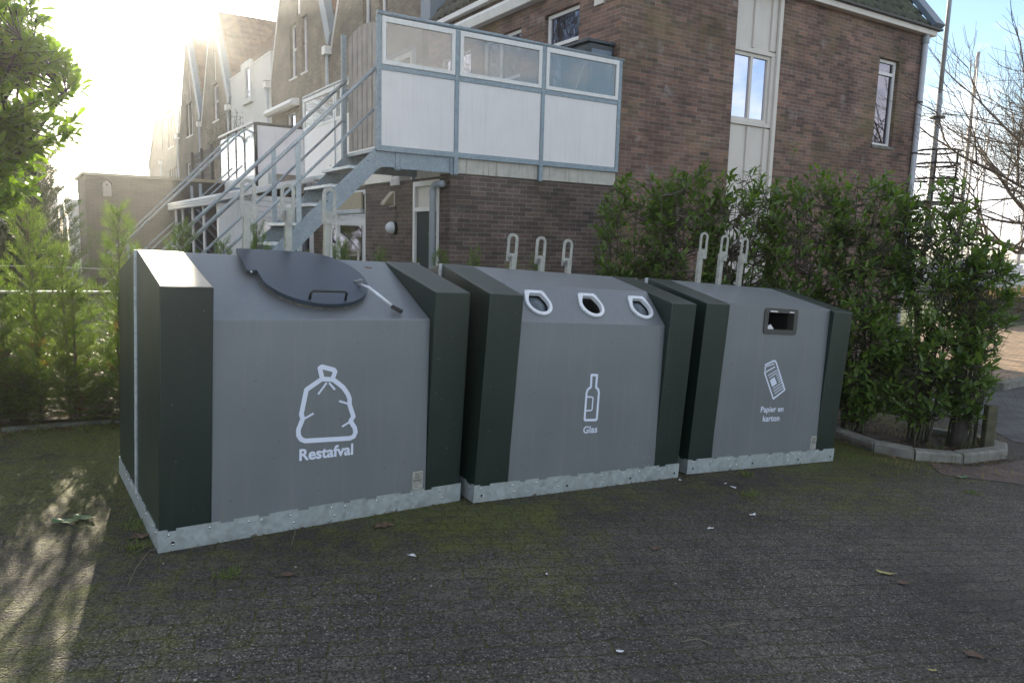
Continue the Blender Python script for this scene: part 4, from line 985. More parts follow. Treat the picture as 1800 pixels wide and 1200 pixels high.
def stair(name, label, b0, at, zt, group, hoop=False, slope=1.01, wd=.95, landing=True):
    og = W(at-1, b0+.5, .5); t = thing(name, label, 'staircase', og, group)
    P_ = lambda mb, nm, m_, par=None, **k: mb.build(nm, M[m_], par or t, origin=og, **k)
    zs = zt-.02; dl = 2.95
    for bb_ in (b0-.03, b0+wd):
        # cranked plate: level at the landing then running down
        a1 = at-.08
        pts = [(at+.30,bb_,zt-.23),(at+.30,bb_,zt+.0),(at-.02,bb_,zt),(a1-dl,bb_,zt-dl*slope-.05),(a1-dl,bb_,zt-dl*slope-.33),(at+.04,bb_,zt-.23)]
        s_ = P_(FB().pr(pts, (0,.012,0)), 'stringer', 'galv_blue')
        bits('stringer_bolt', M['dark_frame'], s_, [W(at-.1-k*.26+dx, bb_-.004, zt-.17-k*.262+dz)-og for k in range(3) for dx, dz in ((-.02,.0),(-.14,.0))], .009)
    for k in range(12):
        a = at-.11-k*.24; z = zt-.24-k*.2425
        if z < -.3: break
        P_(FB().bb(a-.25, a, b0-.016, b0+wd-.002, z-.035, z), 'tread', 'galv')
    for i, bb_ in enumerate((b0-.02, b0+wd+.02)):
        top = (at+.0, bb_, zt+.98); L_ = 2.95
        pts = [top, (at-L_, bb_, zt+.98-L_*1.0)]
        if hoop:
            pts = [(at+.30,bb_,zt+.28),(at+.45,bb_,zt+.55),(at+.30,bb_,zt+1.05),(at+.20,bb_,zt+1.24),(at+.06,bb_,zt+1.30),(at-.08,bb_,zt+1.20),(at-L_, bb_, zt+1.20-(L_-.08)*1.05)]
        P_(FB().tb(pts, .024 if not hoop else .026, 10), 'handrail', 'galv_rail', smooth=True)
        P_(FB().tb([(at-.04,bb_,zt+.46),(at-L_,bb_,zt+.46-(L_-.04)*1.0)], .017, 8), 'lower_rail', 'galv_rail', smooth=True)
        for k, da in enumerate((.98, 2.4)):
            P_(FB().bb(at-da-.03, at-da+.03, bb_-.006, bb_+.006, zt-.05-da*1.0-.28, zt+.96-da*1.0), 'baluster', 'galv_rail')
    return t, og, P_
t, og, P_ = stair('steel_staircase', 'galvanised steel outdoor staircase rising to the terrace gate, nearer of the two', 0, -1.04, 2.76, 'steel staircases to the terraces')
P_(FB().bb(-1.06, -1.0, -.035, .0, 2.50, 3.80), 'newel_post', 'galv_blue'); P_(FB().bb(-1.10, -1.04, .97, 1.02, 2.50, 4.32), 'newel_post', 'galv_blue')
P_(FB().bb(-.73, .03, -.03, -.018, 2.52, 2.72), 'landing_beam', 'galv_blue'); P_(FB().bb(-.74, -.03, .93, .945, 2.52, 2.72), 'landing_beam', 'galv_blue')
P_(FB().bb(-1.04, -.02, -.015, .93, 2.725, 2.765), 'landing_deck', 'galv_rail'); P_(FB().bb(-.80, -.74, -.045, -.0, 2.50, 2.72), 'bracket', 'galv_blue', bevel=.003); P_(FB().bb(-.03, .02, -.045, -.032, 2.50, 2.74), 'bracket', 'galv_blue')
stair('steel_staircase', 'pale steel staircase with bent hooped handrail ends behind, beside the dark brick shed', 9.35, -.30, 2.80, 'steel staircases to the terraces', hoop=True, slope=1.05)

# gate of boards
og = W(-1.0,.5,2.78); t = thing('wooden_gate', 'weathered grey board gate with rounded top at the head of the steel staircase', 'gate', og)
nb = 6; b_lo, b_hi = .06, 1.02; wd = (b_hi-b_lo)/nb
for i in range(nb):
    c = b_lo+wd*(i+.5); x = (c-(b_lo+b_hi)/2)/((b_hi-b_lo)/2)
    f_ = lambda bb_: 4.20+.16*math.sqrt(max(0, 1-(((bb_-(b_lo+b_hi)/2)/((b_hi-b_lo)/2+.03))**2)))
    b0, b1 = c-wd/2+.017, c+wd/2-.017
    FB().pr([(-1.0,b0,2.80),(-1.0,b1,2.80),(-1.0,b1,f_(b1)),(-1.0,c,f_(c)),(-1.0,b0,f_(b0))], (.02,0,0)).build('board', M['wood_grey'], t, origin=og, bevel=.002)
for z in (3.05, 3.95): FB().bb(-.978, -.95, .05, 1.02, z, z+.08).build('cross_rail', M['wood_grey'], t, origin=og)

# cabinet on the terrace
og = W(2.4,.5,2.76); t = thing('storage_cabinet', 'dark slate storage cabinet with woven sides on the terrace against brick corner', 'cabinet', og)
FB().bb(2.29, 2.74, .12, .76, 2.78, 4.58).build('carcass', M['cabinet'], t, origin=og, bevel=.01)
FB().pr([(2.24,.09,4.583),(2.75,.09,4.583),(2.75,.79,4.583),(2.24,.79,4.583)], (0,0,.05)).build('lid', M['cabinet'], t, origin=og, bevel=.012)
FB().bb(2.33, 2.70, .105, .118, 2.9, 4.50).build('door', M['blue_zinc'], t, origin=og, bevel=.008)
mb = FB(); mb.bb(2.286, 2.2895, .125, .755, 2.80, 4.56)
for i in range(12):
    for j in range(34): mb.bb(2.281, 2.287, .14+i*.05+(j%2)*.012, .165+i*.05+(j%2)*.012, 2.82+j*.05, 2.85+j*.05)
mb.build('woven_side', M['cabinet'], t, origin=og)
og = W(2.2,.3,3.3); o = FB().tb([(1.98,.05,3.77),(2.16,.05,4.22)], .008, 6).build('broom_stick', M['white_paint'], origin=og); tag(o, 'thin white stick leaning behind the right glass pane of the terrace', 'stick')

# ---- row of houses behind
def rowhouse(name, label, b0, b1, kind, wins=(), lo=(), apex=11.8, grp='terraced houses receding along the row', mat='brick_row', hopper=True, slot=None, zr=None):
    h = House(name, label, W(A0, (b0+b1)/2, 0), group=grp)
    if kind == 'gable':
        bm_ = (b0+b1)/2; tw = .25
        out_ = [(b0,-.9),(b1,-.9),(b1,6.9),(bm_+tw,apex),(bm_-tw,apex),(b0+.1,6.9),(b0,6.8)]
    elif kind == 'flat': out_ = [(b0,-.9),(b1,-.9),(b1,7.92),(b0,7.92)]
    elif kind == 'trunc': out_ = [(b0,-.9),(b1,-.9),(b1,6.6),(b1-1.1,8.55),(b0+.7,8.55),(b0,6.8)]
    elif kind == 'low': out_ = [(b0,-.9),(b1,-.9),(b1,5.9),(b0+1.2,9.2),(b0,9.2)]
    holes = [rect(*w_[:4]) for w_ in wins]+[rect(*w_) for w_ in lo]+([rect(*slot)] if slot else [])
    h.wall(out_, holes, facB, mat)
    for w_ in wins: h.window(facB, *w_[:4], trans=(w_[2]+(w_[3]-w_[2])*.55,), dep=.1, sill='white_paint')
    for w_ in lo: h.window(facB, *w_, dep=.1)
    if slot: h.part('slot_panel', MB().prism([facB(slot[0],slot[2],.04),facB(slot[1],slot[2],.04),facB(slot[1],slot[3],.04),facB(slot[0],slot[3],.04)], U*.02), 'white_paint')
    if kind == 'gable':
        # zinc verge on the near rake, white trim on the far rake, tiled roof behind
        p = [(b0+.1,6.9),(bm_-tw,apex),(bm_-tw-.30,apex+.12),(b0-.12,7.25)]
        h.part('verge', FB().pr([(A0-.10,)+q for q in p], (.22,0,0)), 'blue_zinc')
        p = [(b1,6.9),(bm_+tw,apex),(bm_+tw+.06,apex+.04),(b1+.06,6.9)]
        h.part('verge_trim', FB().pr([(A0-.03,)+q for q in p], (.08,0,0)), 'white_paint')
        for sgn, be in ((1, b1), (-1, b0)):
            e0 = W(A0+.12, be-(.02 if sgn > 0 else -.02), 6.85); top = W(A0+.12, bm_, apex); up = (top-e0); ln = up.length; up.normalize()
            mb = MB(); tiles(mb, e0, U, up, 34, int(ln/.33)+1, res=3); h.part('roof', mb, 'tile_red', smooth=True)
        h.part('roof_core', FB().pr([(A0+.31,b1-.25,6.75),(A0+.31,b0+.25,6.75),(A0+.31,bm_,apex-.35)], (8,0,0)), 'tile_red')
    if kind == 'flat':
        up = (U*.62+Z*.785).normalized(); mb = MB(); tiles(mb, W(A0+.1,b1-.02,7.9), -Bv, up, int((b1-b0)/.25), 22, res=3); h.part('roof', mb, 'tile_red', smooth=True)
        h.part('coping', FB().bb(A0-.03, A0+.1, b0, b1, 7.922, 7.96), 'white_paint')
        h.part('roof_core', FB().pr([(A0+.3,b0,7.6),(A0+5,b0,7.6),(A0+5,b0,13)], (0,b1-b0,0)), 'tile_red')
    if kind in ('trunc', 'low'):
        h.part('roof_core', FB().pr([(A0+.31,)+q for q in out_[2:]]+[(A0+.31,b0,5)], (7,0,0)), 'tile_red')
        if kind == 'trunc': h.part('verge', FB().pr([(A0-.1,b0,6.8),(A0-.1,b0+.7,8.55),(A0-.1,b0+.3,8.62),(A0-.1,b0-.2,7.3)], (.2,0,0)), 'blue_zinc')
        else: h.part('verge', FB().pr([(A0-.1,b1+.1,5.85),(A0-.1,b0+1.2,9.3),(A0-.1,b0+1.2,8.95),(A0-.1,b1-.2,5.85)], (.09,0,0)), 'blue_zinc')
    if hopper:
        zt = hopper if isinstance(hopper, float) else 6.95
        h.part('hopper_box', FB().bb(A0-.2, A0-.003, b0-.0, b0+.26, zt-.22, zt), 'white_paint', bevel=.008)
        h.part('downspout', FB().tb([(A0-.09,b0+.13,zt-.22),(A0-.09,b0+.13,0)], .045, 8), 'pvc_light', smooth=True)
        h.part('hopper_rim', FB().bb(A0-.21, A0-.0, b0-.01, b0+.27, zt+.001, zt+.02), 'dark_frame')
    return h
rowhouse('gable_house', 'steep gabled brick house next to the terrace, its narrow window just left of glass panes', 6.42, 11.90, 'gable', wins=((9.2,9.72,5.4,7.9),(8.2,8.72,5.4,7.9)), hopper=False, apex=11.9)
h2 = rowhouse('gable_house', 'steep gabled brick house with two side by side windows and a white awning box', 11.92, 17.75, 'gable', wins=((13.97,14.50,6.66,8.3),(15.0,15.66,6.66,8.3)), slot=(14.58,14.9,8.45,10.4), apex=12.5, lo=((15.2,16.2,5.0,5.65),(13.5,14.4,4.2,5.65)))
mb = FB().pr([(A0-.003,14.77,5.74),(A0-.003,14.77,5.96),(A0-.22,14.77,5.94),(A0-.30,14.77,5.80),(A0-.22,14.77,5.72)], (0,3.0,0)); h2.part('awning_cassette', mb, 'white_paint', bevel=.008)
h3 = rowhouse('white_house', 'white rendered house with a raised window surround between the brick gables', 17.77, 23.45, 'flat', mat='render_white', hopper=6.95)
mb = FB(); mb.bb(A0-.13, A0-.003, 19.95, 20.05, 6.58, 8.10); mb.bb(A0-.13, A0-.003, 20.72, 21.25, 6.58, 8.10); mb.bb(A0-.13, A0-.003, 20.05, 20.72, 7.86, 8.10); mb.bb(A0-.13,A0-.003,20.05,20.72,6.58,6.75)
sr = h3.part('window_surround', mb, 'render_white'); fB2 = lambda s, z, d: W(A0-.12+d, s, z)
h3.window(fB2, 20.052, 20.718, 6.752, 7.858, trans=(7.0,), dep=.03, frame='pvc')
rowhouse('gable_house', 'steep gabled brick house with a single tall window, directly left of the white house', 23.47, 29.15, 'gable', wins=((25.65,26.75,6.65,8.2),), slot=(26.0,26.3,8.35,9.6), apex=11.2)
rowhouse('gable_house', 'steep gabled brick house with paired tall windows and lit yellow door window', 29.17, 34.85, 'gable', wins=((31.25,31.95,6.6,8.2),(32.1,32.8,6.6,8.2)), lo=((32.2,33.35,4.0,5.3),(30.5,31.3,4.2,5.3)), slot=(31.6,31.9,8.35,9.4), apex=11.35)
rowhouse('stepped_house', 'flat topped brick house with a pair of tall windows under white panels', 34.87, 40.45, 'trunc', wins=((36.75,37.45,6.53,8.1),(37.65,38.35,6.53,8.1)), slot=(36.75,38.35,8.15,8.48), lo=((36.1,37.0,4.6,5.3),(37.6,38.4,4.6,5.3)))
rowhouse('low_house', 'low brick house with a blue grey verge at the far left end of the row', 40.47, 46.0, 'low', hopper=6.0)

# ---- neighbour's annex, conservatory and terrace
h = House('neighbour_annex', 'brick garden annex with flat roof behind the conservatory and steel stairs', W(0,10,0), cat='annex')
h.wall(rect(6.12, 18.0, -.9, 2.5), [], facL, 'brick_row')
h.part('roof_slab', FB().bb(0, 2.7, 6.12, 18, 2.503, 2.76), 'cream')
h.part('fascia', FB().bb(-.05,-.003, 9.3, 13.2, 2.78, 3.08), 'white_paint', bevel=.01)
og = W(0,11,3); t = thing('frosted_balustrade', 'frosted glass balustrade with dark posts and a big white end panel, behind hooped handrails', 'balustrade', og)
FB().bb(.0, 2.7, 9.30, 9.34, 3.12, 4.22).build('end_panel', M['panel'], t, origin=og)
mb = FB(); mb.bb(-.06, 0, 9.28, 9.36, 2.8, 4.28); mb.bb(0, 2.72, 9.28, 9.36, 4.222, 4.29); mb.bb(1.10, 1.18, 9.265, 9.278, 2.8, 4.22)
mb.build('dark_frame', M['wood_dark'], t, origin=og)
for i, b_ in enumerate((9.42, 10.35, 11.2, 12.05, 12.95)): FB().bb(-.04, .0, b_-.025, b_+.025, 2.9, 4.28).build('post', M['dark_frame'], t, origin=og)
for b0, b1 in ((9.445,10.325),(10.375,11.175),(11.225,12.025),(12.075,12.925)): FB().bb(-.025, -.015, b0, b1, 3.0, 4.2).build('pane', M['glass_frost'], t, origin=og)
FB().bb(-.06, .02, 9.4, 13.0, 4.285, 4.33).build('handrail', M['white_paint'], t, origin=og)

h = House('conservatory', 'white lean-to conservatory with ribbed eaves and cladding, behind the steel staircase', W(-.9,7,0), cat='conservatory')
cb0 = 5.42
h.part('roof', FB().pr([(-1.82,cb0-.1,2.22),(-1.82,cb0-.1,2.34),(-.0,cb0-.1,2.80),(-.0,cb0-.1,2.70)], (0,4.6,0)), 'white_paint')
mb = FB()
for i in range(3): mb.tb([(-1.86,cb0-.14,2.19+i*.05),(-1.86,cb0+4.5,2.19+i*.05)], .028, 8)
h.part('eaves_gutter', mb, 'white_paint', smooth=True)
mb = FB()
for i in range(4):
    z0 = 1.98+i*.1; al = -1.75+max(0,(z0+.1-2.22))/.5*1.8
    mb.pr([(min(-.05,al),cb0,z0),(-.003,cb0,z0),(-.003,cb0,z0+.093),(min(-.05,al),cb0,z0+.093)], (0,-.02,0))
h.part('cladding', mb, 'white_paint')
mb = FB()
for a0, a1, z0, z1 in ((-1.75,-1.05,-.3,2.2),(-1.05,-.95,-.3,1.975),(-.08,-.003,-.3,1.975),(-.95,-.08,1.88,1.975)): mb.bb(a0, a1, cb0, cb0+.05, z0, z1)
h.part('frame', mb, 'white_paint')
h.part('pane', FB().bb(-.95, -.08, cb0+.02, cb0+.03, -.3, 1.88), 'glass')
mb = FB()
for b_ in (cb0+.052, cb0+1.3, cb0+2.4, cb0+3.5, cb0+4.3): mb.bb(-1.75, -1.69, b_, b_+.10, -.3, 2.2)
h.part('frame', mb, 'white_paint'); h.part('pane', FB().bb(-1.73, -1.72, cb0+.15, cb0+4.35, -.3, 2.18), 'glass')
h.part('rear_wall', FB().bb(-1.75,-.003,cb0+4.41,cb0+4.5,-.3,2.2), 'wood_grey')

og = W(.2,15.2,3.2); t = thing('dark_terrace_screen', 'dark slatted timber terrace screen with diagonal braces beneath, left of frosted balustrade', 'screen', og)
for i in range(6): FB().bb(-.02, .0, 13.85, 16.6, 3.15+i*.17, 3.15+i*.17+.14).build('board', M['wood_dark'], t, origin=og)
for b_ in (13.85, 15.2, 16.6): FB().bb(-.10, -.03, b_-.05, b_+.05, -.2, 4.2).build('post', M['wood_dark'], t, origin=og)
FB().tb([(-.08,13.9,2.0),(-.08,15.1,3.1)], .05, 6).build('brace', M['wood_dark'], t, origin=og); FB().tb([(-.08,16.5,2.0),(-.08,15.3,3.1)], .05, 6).build('brace', M['wood_dark'], t, origin=og)
FB().bb(-.14, -.02, 13.7, 16.7, 3.0, 3.1).build('beam', M['galv_rail'], t, origin=og)

# ---- brick shed, bird box, pale building behind
h = House('brick_shed', 'flat roofed dark brick shed with pale coping left of the stairs', W(-2,13.5,0), cat='shed')
h.wall(rect(-3.36, -.02, -.9, 3.02), [], lambda s, z, d: W(s, 12.44+d, z), 'brick_shed')
h.part('side_wall', FB().bb(-3.36, -3.06, 12.742, 15.0, -.9, 3.02), 'brick_shed')
h.part('roof_slab', FB().bb(-3.05, -.02, 12.75, 15, 2.8, 3.0), 'conc')
h.part('coping', FB().pr([(-3.42,12.38,3.022),(-.02,12.38,3.022),(-.02,15.05,3.022),(-3.42,15.05,3.022)], (0,0,.075)), 'sunscreen', bevel=.01)
og = W(-2.88,12.4,2.75); t = thing('bird_box', 'small weathered wooden bird box with peaked roof on the brick shed wall', 'bird box', og)
FB().pr([(-2.98,12.30,2.52),(-2.79,12.30,2.52),(-2.79,12.30,2.83),(-2.885,12.30,2.93),(-2.98,12.30,2.83)], (0,.13,0)).build('box', M['wood_grey'], t, origin=og, bevel=.004)
FB().tb([(-2.885,12.296,2.80),(-2.885,12.301,2.80)], .024, 12).build('entrance_hole', M['black'], t, origin=og)
FB().pr([(-3.01,12.26,2.82),(-2.885,12.26,2.95),(-2.885,12.26,2.975),(-3.03,12.26,2.83)], (0,.18,0)).build('roof_board', M['wood_dark'], t, origin=og)
FB().pr([(-2.76,12.26,2.82),(-2.884,12.26,2.95),(-2.884,12.26,2.975),(-2.74,12.26,2.83)], (0,.18,0)).build('roof_board', M['wood_dark'], t, origin=og)
h = House('pale_outbuilding', 'pale weatherboarded outbuilding with flat roof behind the brick shed', W(-4,19,0), cat='outbuilding')
h.part('wall', FB().bb(-4.6, -3.62, 20.6, 23, -.5, 3.0), 'white_paint')
h.part('roof', FB().bb(-4.7, -3.5, 20.5, 23, 3.003, 3.08), 'sunscreen')
mb = FB(); mb.bb(-3.48, -2.6, 17.0, 18, -.5, 2.25); mb.bb(-3.55, -2.6, 16.95, 18, 2.25, 2.58)
h.part('porch', mb, 'white_paint')
mb = FB()
for i in range(12): mb.bb(-3.47, -2.6, 16.985, 16.999, -.2+i*.2, -.03+i*.2)
h.part('weatherboard', mb, 'white_paint')
h.part('downspout', FB().tb([(-3.62,16.95,-.3),(-3.62,16.95,2.0),(-3.68,16.95,2.1),(-3.68,16.95,2.4)], .06, 8), 'pvc')

# wire fence behind the conifers at the left
og = V((-4.5,6.2,0)); t = thing('wire_fence', 'low wire fence with a thin pale top rail behind the left conifers', 'fence', og)
fd = V((CB, SB, 0)); f0 = V((-7.0,4.1,0))
def fp(s, z): q = f0+fd*s; return q+Z*(gz(q.x,q.y)+z)
MB().tube([fp(0,1.10), fp(4.6,1.10)], .012, 8).build('top_rail', M['galv'], t, origin=og, smooth=True)
MB().tube([fp(0,1.30)]+[fp(s_*.5,1.30+.006*(s_%2)) for s_ in range(1,9)]+[fp(4.6,1.30)], .004, 4).build('wire', M['galv'], t, origin=og)
for s_ in (.1,1.6,3.1,4.5): MB().tube([fp(s_,-.1), fp(s_,1.32)], .02, 6).build('post', M['galv'], t, origin=og)
# ------------------------------------------------------------------ plants
ORD = ['first','second','third','fourth','fifth','sixth','seventh','eighth','ninth','tenth','eleventh','twelfth','thirteenth','fourteenth','fifteenth','sixteenth','seventeenth','eighteenth']
def at(px, py, Y):
    d = cr*((px-900)/FPX)-cu*((py-600)/FPX)+cf
    return V((0,0,EYE))+d*(Y/d.y)
def leaves_mesh(name, items, mat, parent, origin, curl=.18, fold=.16, shape=(.30,.92,.68,.80)):
    """items: (p, dir, nrm, length, width)"""
    n = len(items)
    P_ = np.array([tuple(i[0]) for i in items]); D = np.array([tuple(i[1]) for i in items]); Nn = np.array([tuple(i[2]) for i in items])
    Ln = np.array([i[3] for i in items])[:,None]; Wd = np.array([i[4] for i in items])[:,None]
    D /= np.linalg.norm(D, axis=1)[:,None]; Nn -= D*(Nn*D).sum(1)[:,None]; Nn /= np.linalg.norm(Nn, axis=1)[:,None]+1e-9; S = np.cross(D, Nn)
    f1, w1, f2, w2 = shape
    def pt(f, s, up): return P_+D*Ln*f+S*Wd*.5*s+Nn*(Wd*fold*abs(s)-Ln*curl*f*f+up)
    vs_ = np.stack([pt(0,0,0), pt(f1,-w1,0), pt(f1,0,0), pt(f1,w1,0), pt(f2,-w2,0), pt(f2,0,0), pt(f2,w2,0), pt(1,0,0)], 1).reshape(-1,3)-np.array(tuple(origin))
    base = [(0,1,2),(0,2,3),(1,4,5,2),(2,5,6,3),(4,7,5),(5,7,6)]
    fs = [tuple(v+8*i for v in f) for i in range(n) for f in base]
    me = bpy.data.meshes.new(name); me.from_pydata(vs_.tolist(), [], fs); me.materials.append(mat)
    for p in me.polygons: p.use_smooth = True
    o = bpy.data.objects.new(name, me); COL.objects.link(o)
    if parent: o.parent = parent
    else: o.location = origin
    return o
def rv(rnd, s=1): return V((rnd.gauss(0,s), rnd.gauss(0,s), rnd.gauss(0,s)))
def shrub(name, label, base, blobs, nst, ntw, nlf, llen, lw, mat, bark, seed, group=None, bare=0, toptwig=0, cat='shrub', stem_r=.014, shell=.72, lowest=0.15, stem_h=.8, lshape=(.30,.92,.68,.80)):
    """stems fan up from the base; leafy twigs end inside the given blobs (centre, radii, weight)"""
    rnd = random.Random(seed); base = V(base); t = thing(name, label, cat, base, group)
    zt = max(c[2]+r_[2] for c, r_, w_ in blobs)
    stems = []; mb = MB()
    for i in range(nst):
        c, r_, w_ = rnd.choices(blobs, [b[2] for b in blobs])[0]
        tgt = V((c[0]+rnd.uniform(-.7,.7)*r_[0], c[1]+rnd.uniform(-.7,.7)*r_[1], c[2]+rnd.uniform(.1,stem_h)*r_[2]))
        p0 = base+V((rnd.uniform(-.16,.16), rnd.uniform(-.12,.12), -.05)); pts = []
        for k in range(8):
            f = k/7; q = p0.lerp(tgt, f); q.x = p0.x+(tgt.x-p0.x)*f**1.3; q.y = p0.y+(tgt.y-p0.y)*f**1.3
            pts.append(q+rv(rnd, .018)*(1 if 0 < k else 0))
        r0 = stem_r*rnd.uniform(.7,1.5); mb.tube(pts, [r0*(1-.75*k/7) for k in range(8)], 6, False); stems.append(pts)
    items = []; tw = MB()
    for i in range(ntw+bare):
        c, r_, w_ = rnd.choices(blobs, [b[2] for b in blobs])[0]
        d = rv(rnd).normalized(); rr = rnd.uniform(shell, 1)**.5 if i < ntw else rnd.uniform(.2,1)
        e = V((c[0]+d.x*r_[0]*rr, c[1]+d.y*r_[1]*rr, c[2]+d.z*r_[2]*rr))
        g_ = gz(e.x, e.y)
        if e.z < g_+lowest: e.z = g_+lowest+rnd.random()*.25
        best = None
        for s_ in rnd.sample(stems, min(5, len(stems))):
            for q in s_[1:]:
                dd = (q-e).length+max(0, q.z-e.z+.12)*1.5
                if best is None or dd < best[0]: best = (dd, q)
        q = best[1]; m_ = q.lerp(e, .5)+V((0,0,-.05))+rv(rnd,.02)
        tw.tube([q, m_, e], [.006, .0045, .0022], 4, False)
        ax = (e-m_).normalized()
        if i >= ntw: 
            if rnd.random() < .5: tw.tube([m_, m_+ax*.1+rv(rnd,.08), m_+ax*.2+rv(rnd,.12)], [.003,.002,.0012], 3, False)
            continue
        m_n = nlf+rnd.randint(-2,2)
        for k in range(max(2, m_n)):
            f = k/max(1,m_n); p = m_.lerp(e, .25+.75*f)
            an = k*2.4+rnd.uniform(-.4,.4); a = ax.orthogonal().normalized(); b_ = ax.cross(a)
            side = a*math.cos(an)+b_*math.sin(an)
            dr = (ax*(.35+.8*f)+side*.9+V((0,0,.12))+rv(rnd,.12)).normalized()
            nr = (V((0,0,1))*.8+ax*.2-side*.15+rv(rnd,.28))
            l_ = llen*rnd.uniform(.65,1.15)*(1-.15*f); items.append((p, dr, nr, l_, l_*lw*rnd.uniform(.85,1.15)))
    mb.build('stem', bark, t, origin=base, smooth=True, uv=False, recalc=False)
    tw.build('twig', bark, t, origin=base, smooth=True, uv=False, recalc=False)
    leaves_mesh('foliage', items, mat, t, base, shape=lshape)
    return t

HG = 'cherry laurel hedge shrubs behind the paper container'
lau = [((1.50,9.05), [((1.55,9.0,1.70),(.60,.45,.85),1),((1.35,9.1,.8),(.5,.4,.8),.7)], 'leafy laurel shrub nearest the brick annex wall, leftmost of the hedge'),
       ((2.10,8.85), [((2.1,8.75,1.65),(.62,.5,1.0),1),((2.0,8.8,.6),(.5,.4,.7),.4)], 'laurel shrub with dark leaves behind the gap left of paper container lugs'),
       ((2.75,8.65), [((2.75,8.6,1.68),(.62,.5,.92),1),((2.7,8.6,.6),(.5,.4,.7),.4)], 'laurel shrub with tangled bare twigs behind lifting lugs of paper container'),
       ((3.30,8.35), [((3.35,8.25,1.65),(.62,.5,1.0),1),((3.3,8.1,.6),(.5,.4,.75),.8)], 'laurel shrub directly behind right end of the paper container'),
       ((3.85,7.75), [((3.95,7.9,1.70),(.60,.5,.88),1),((3.75,7.45,.50),(.50,.35,.70),1.0)], 'open laurel shrub with visible dark stems right of paper container'),
       ((4.40,7.45), [((4.45,7.6,1.62),(.50,.45,.78),1),((4.25,7.3,.45),(.46,.35,.60),.8)], 'laurel shrub with sparse outer twigs above the kerb'),
       ((4.75,7.35), [((4.82,7.38,1.18),(.34,.36,.70),.9),((4.68,7.2,.38),(.28,.28,.46),.6)], 'laurel shrub at the right end of hedge beside the wooden post')]
for i, (bp, bl, lb) in enumerate(lau):
    shrub('laurel_shrub', lb, (bp[0], bp[1], gz(*bp)), bl, (12,12,14,14,14,14,12)[i], (340,340,290,390,350,290,220)[i], 8, .120, .38, M['laurel'], M['bark_green'] if i > 3 else M['bark'], 40+i, HG, bare=(90,130,340,260,420,420,280)[i], stem_r=.015, shell=.45)
# a few long shoots standing out of the hedge top
rnd = random.Random(3); mb = MB(); it = []
b0 = V((3.15,8.4,2.3)); pts = [b0, b0+V((.0,0,.25)), b0+V((.03,0,.52))]; mb.tube(pts, [.005,.004,.002], 4)
for k in range(7): it.append((pts[1].lerp(pts[2], .5+.5*k/6), V((math.cos(k*2.4),math.sin(k*2.4),.5)), V((0,0,1)), .09, .035))
t = thing('laurel_shoot', 'single long leafy shoot standing above the hedge against brick wall', 'shoot', b0); mb.build('stem', M['bark'], t, origin=b0, uv=False, recalc=False); leaves_mesh('foliage', it, M['laurel'], t, b0)

# broad-leaved tree hanging in at the top left
shrub('broadleaf_tree', 'backlit bright green broad leaved tree hanging in at the upper left edge', (-5.3,5.6,gz(-5.3,5.6)),
      [((-3.75,5.0,3.25),(.50,.55,.70),1.5),((-3.40,5.1,2.55),(.38,.4,.40),.9),((-3.62,5.0,2.10),(.36,.4,.36),.7),((-4.2,5.1,3.9),(.7,.6,.6),.8),((-4.6,5.2,2.9),(.7,.7,1.0),.8)],
      20, 760, 9, .125, .42, M['laurel_tree'], M['bark_dark'], 91, cat='tree', stem_r=.03, lowest=1.5, bare=30, lshape=(.38,.70,.78,.98))

# young thuja plants
def spray(items, p, ax, nr, L_, rnd):
    ax = ax.normalized(); sdv = ax.cross(nr).normalized()
    items.append((p, ax, nr, L_, L_*.07))
    for k in range(5):
        f = .12+.17*k
        for sg in (-1, 1):
            l_ = L_*(.52-.36*f)*rnd.uniform(.8,1.2); items.append((p+ax*L_*f, ax*.75+sdv*sg*.75+rv(rnd,.10), nr+rv(rnd,.25), l_, l_*.15))
def thuja(name, label, base, h, seed, group=None, rad=.30, dens=1.0, parent_copy=None, mat='thuja', brown=True, cat='conifer', top=1.0):
    rnd = random.Random(seed); base = V(base); t = thing(name, label, cat, base, group)
    mb = MB(); lean = V((rnd.uniform(-.05,.05), rnd.uniform(-.05,.05), 0)); st = [base+lean*(k/6)+V((0,0,h*k/6-.03))+rv(rnd,.008)*(k > 0) for k in range(7)]
    mb.tube(st, [.014*(1-.8*k/6)*(h/1.7) for k in range(7)], 6, False)
    items = []; br_items = []; nb_ = int(74*dens*h/1.7)
    for i in range(nb_):
        f = (i+rnd.random())/nb_; z = h*(.05+.93*f); q = st[0].lerp(st[-1], .05+.93*f)
        an = i*2.399+rnd.uniform(-.5,.5); ln = rad*(1.10-f**1.6*.93)*rnd.uniform(.55,1.15)
        d = V((math.cos(an), math.sin(an), .75+.5*f+rnd.uniform(-.1,.3))).normalized()
        e = q+d*ln; mb.tube([q, q.lerp(e,.5)-V((0,0,.01)), e], [.004,.003,.0015], 3, False)
        ns = max(3, int(ln/.035))
        for k in range(ns):
            g_ = (k+.6)/ns; p = q.lerp(e, g_); sdv = V((-math.sin(an), math.cos(an), 0))
            dr = (d*.7+sdv*rnd.choice((-1,1))*rnd.uniform(.1,.9)+V((0,0,rnd.uniform(.0,.5)))).normalized()
            nr = (sdv.cross(dr)+rv(rnd,.4)).normalized()
            tgt = br_items if (brown and f < .4 and g_ < .4 and rnd.random() < .25) else items
            spray(tgt, p, dr, nr, rnd.uniform(.07,.13)*(1.15-.3*f), rnd)
        spray(items, e, d+V((0,0,.3)), V((-math.sin(an), math.cos(an), .2)), .12, rnd)
    mb.build('stem', M['bark'], t, origin=base, smooth=True, uv=False, recalc=False)
    leaves_mesh('foliage', items, M[mat], t, base, curl=.12, fold=.1)
    if br_items: leaves_mesh('dry_foliage', br_items, M['thuja_brown'], t, base, curl=.12, fold=.1)
    return t
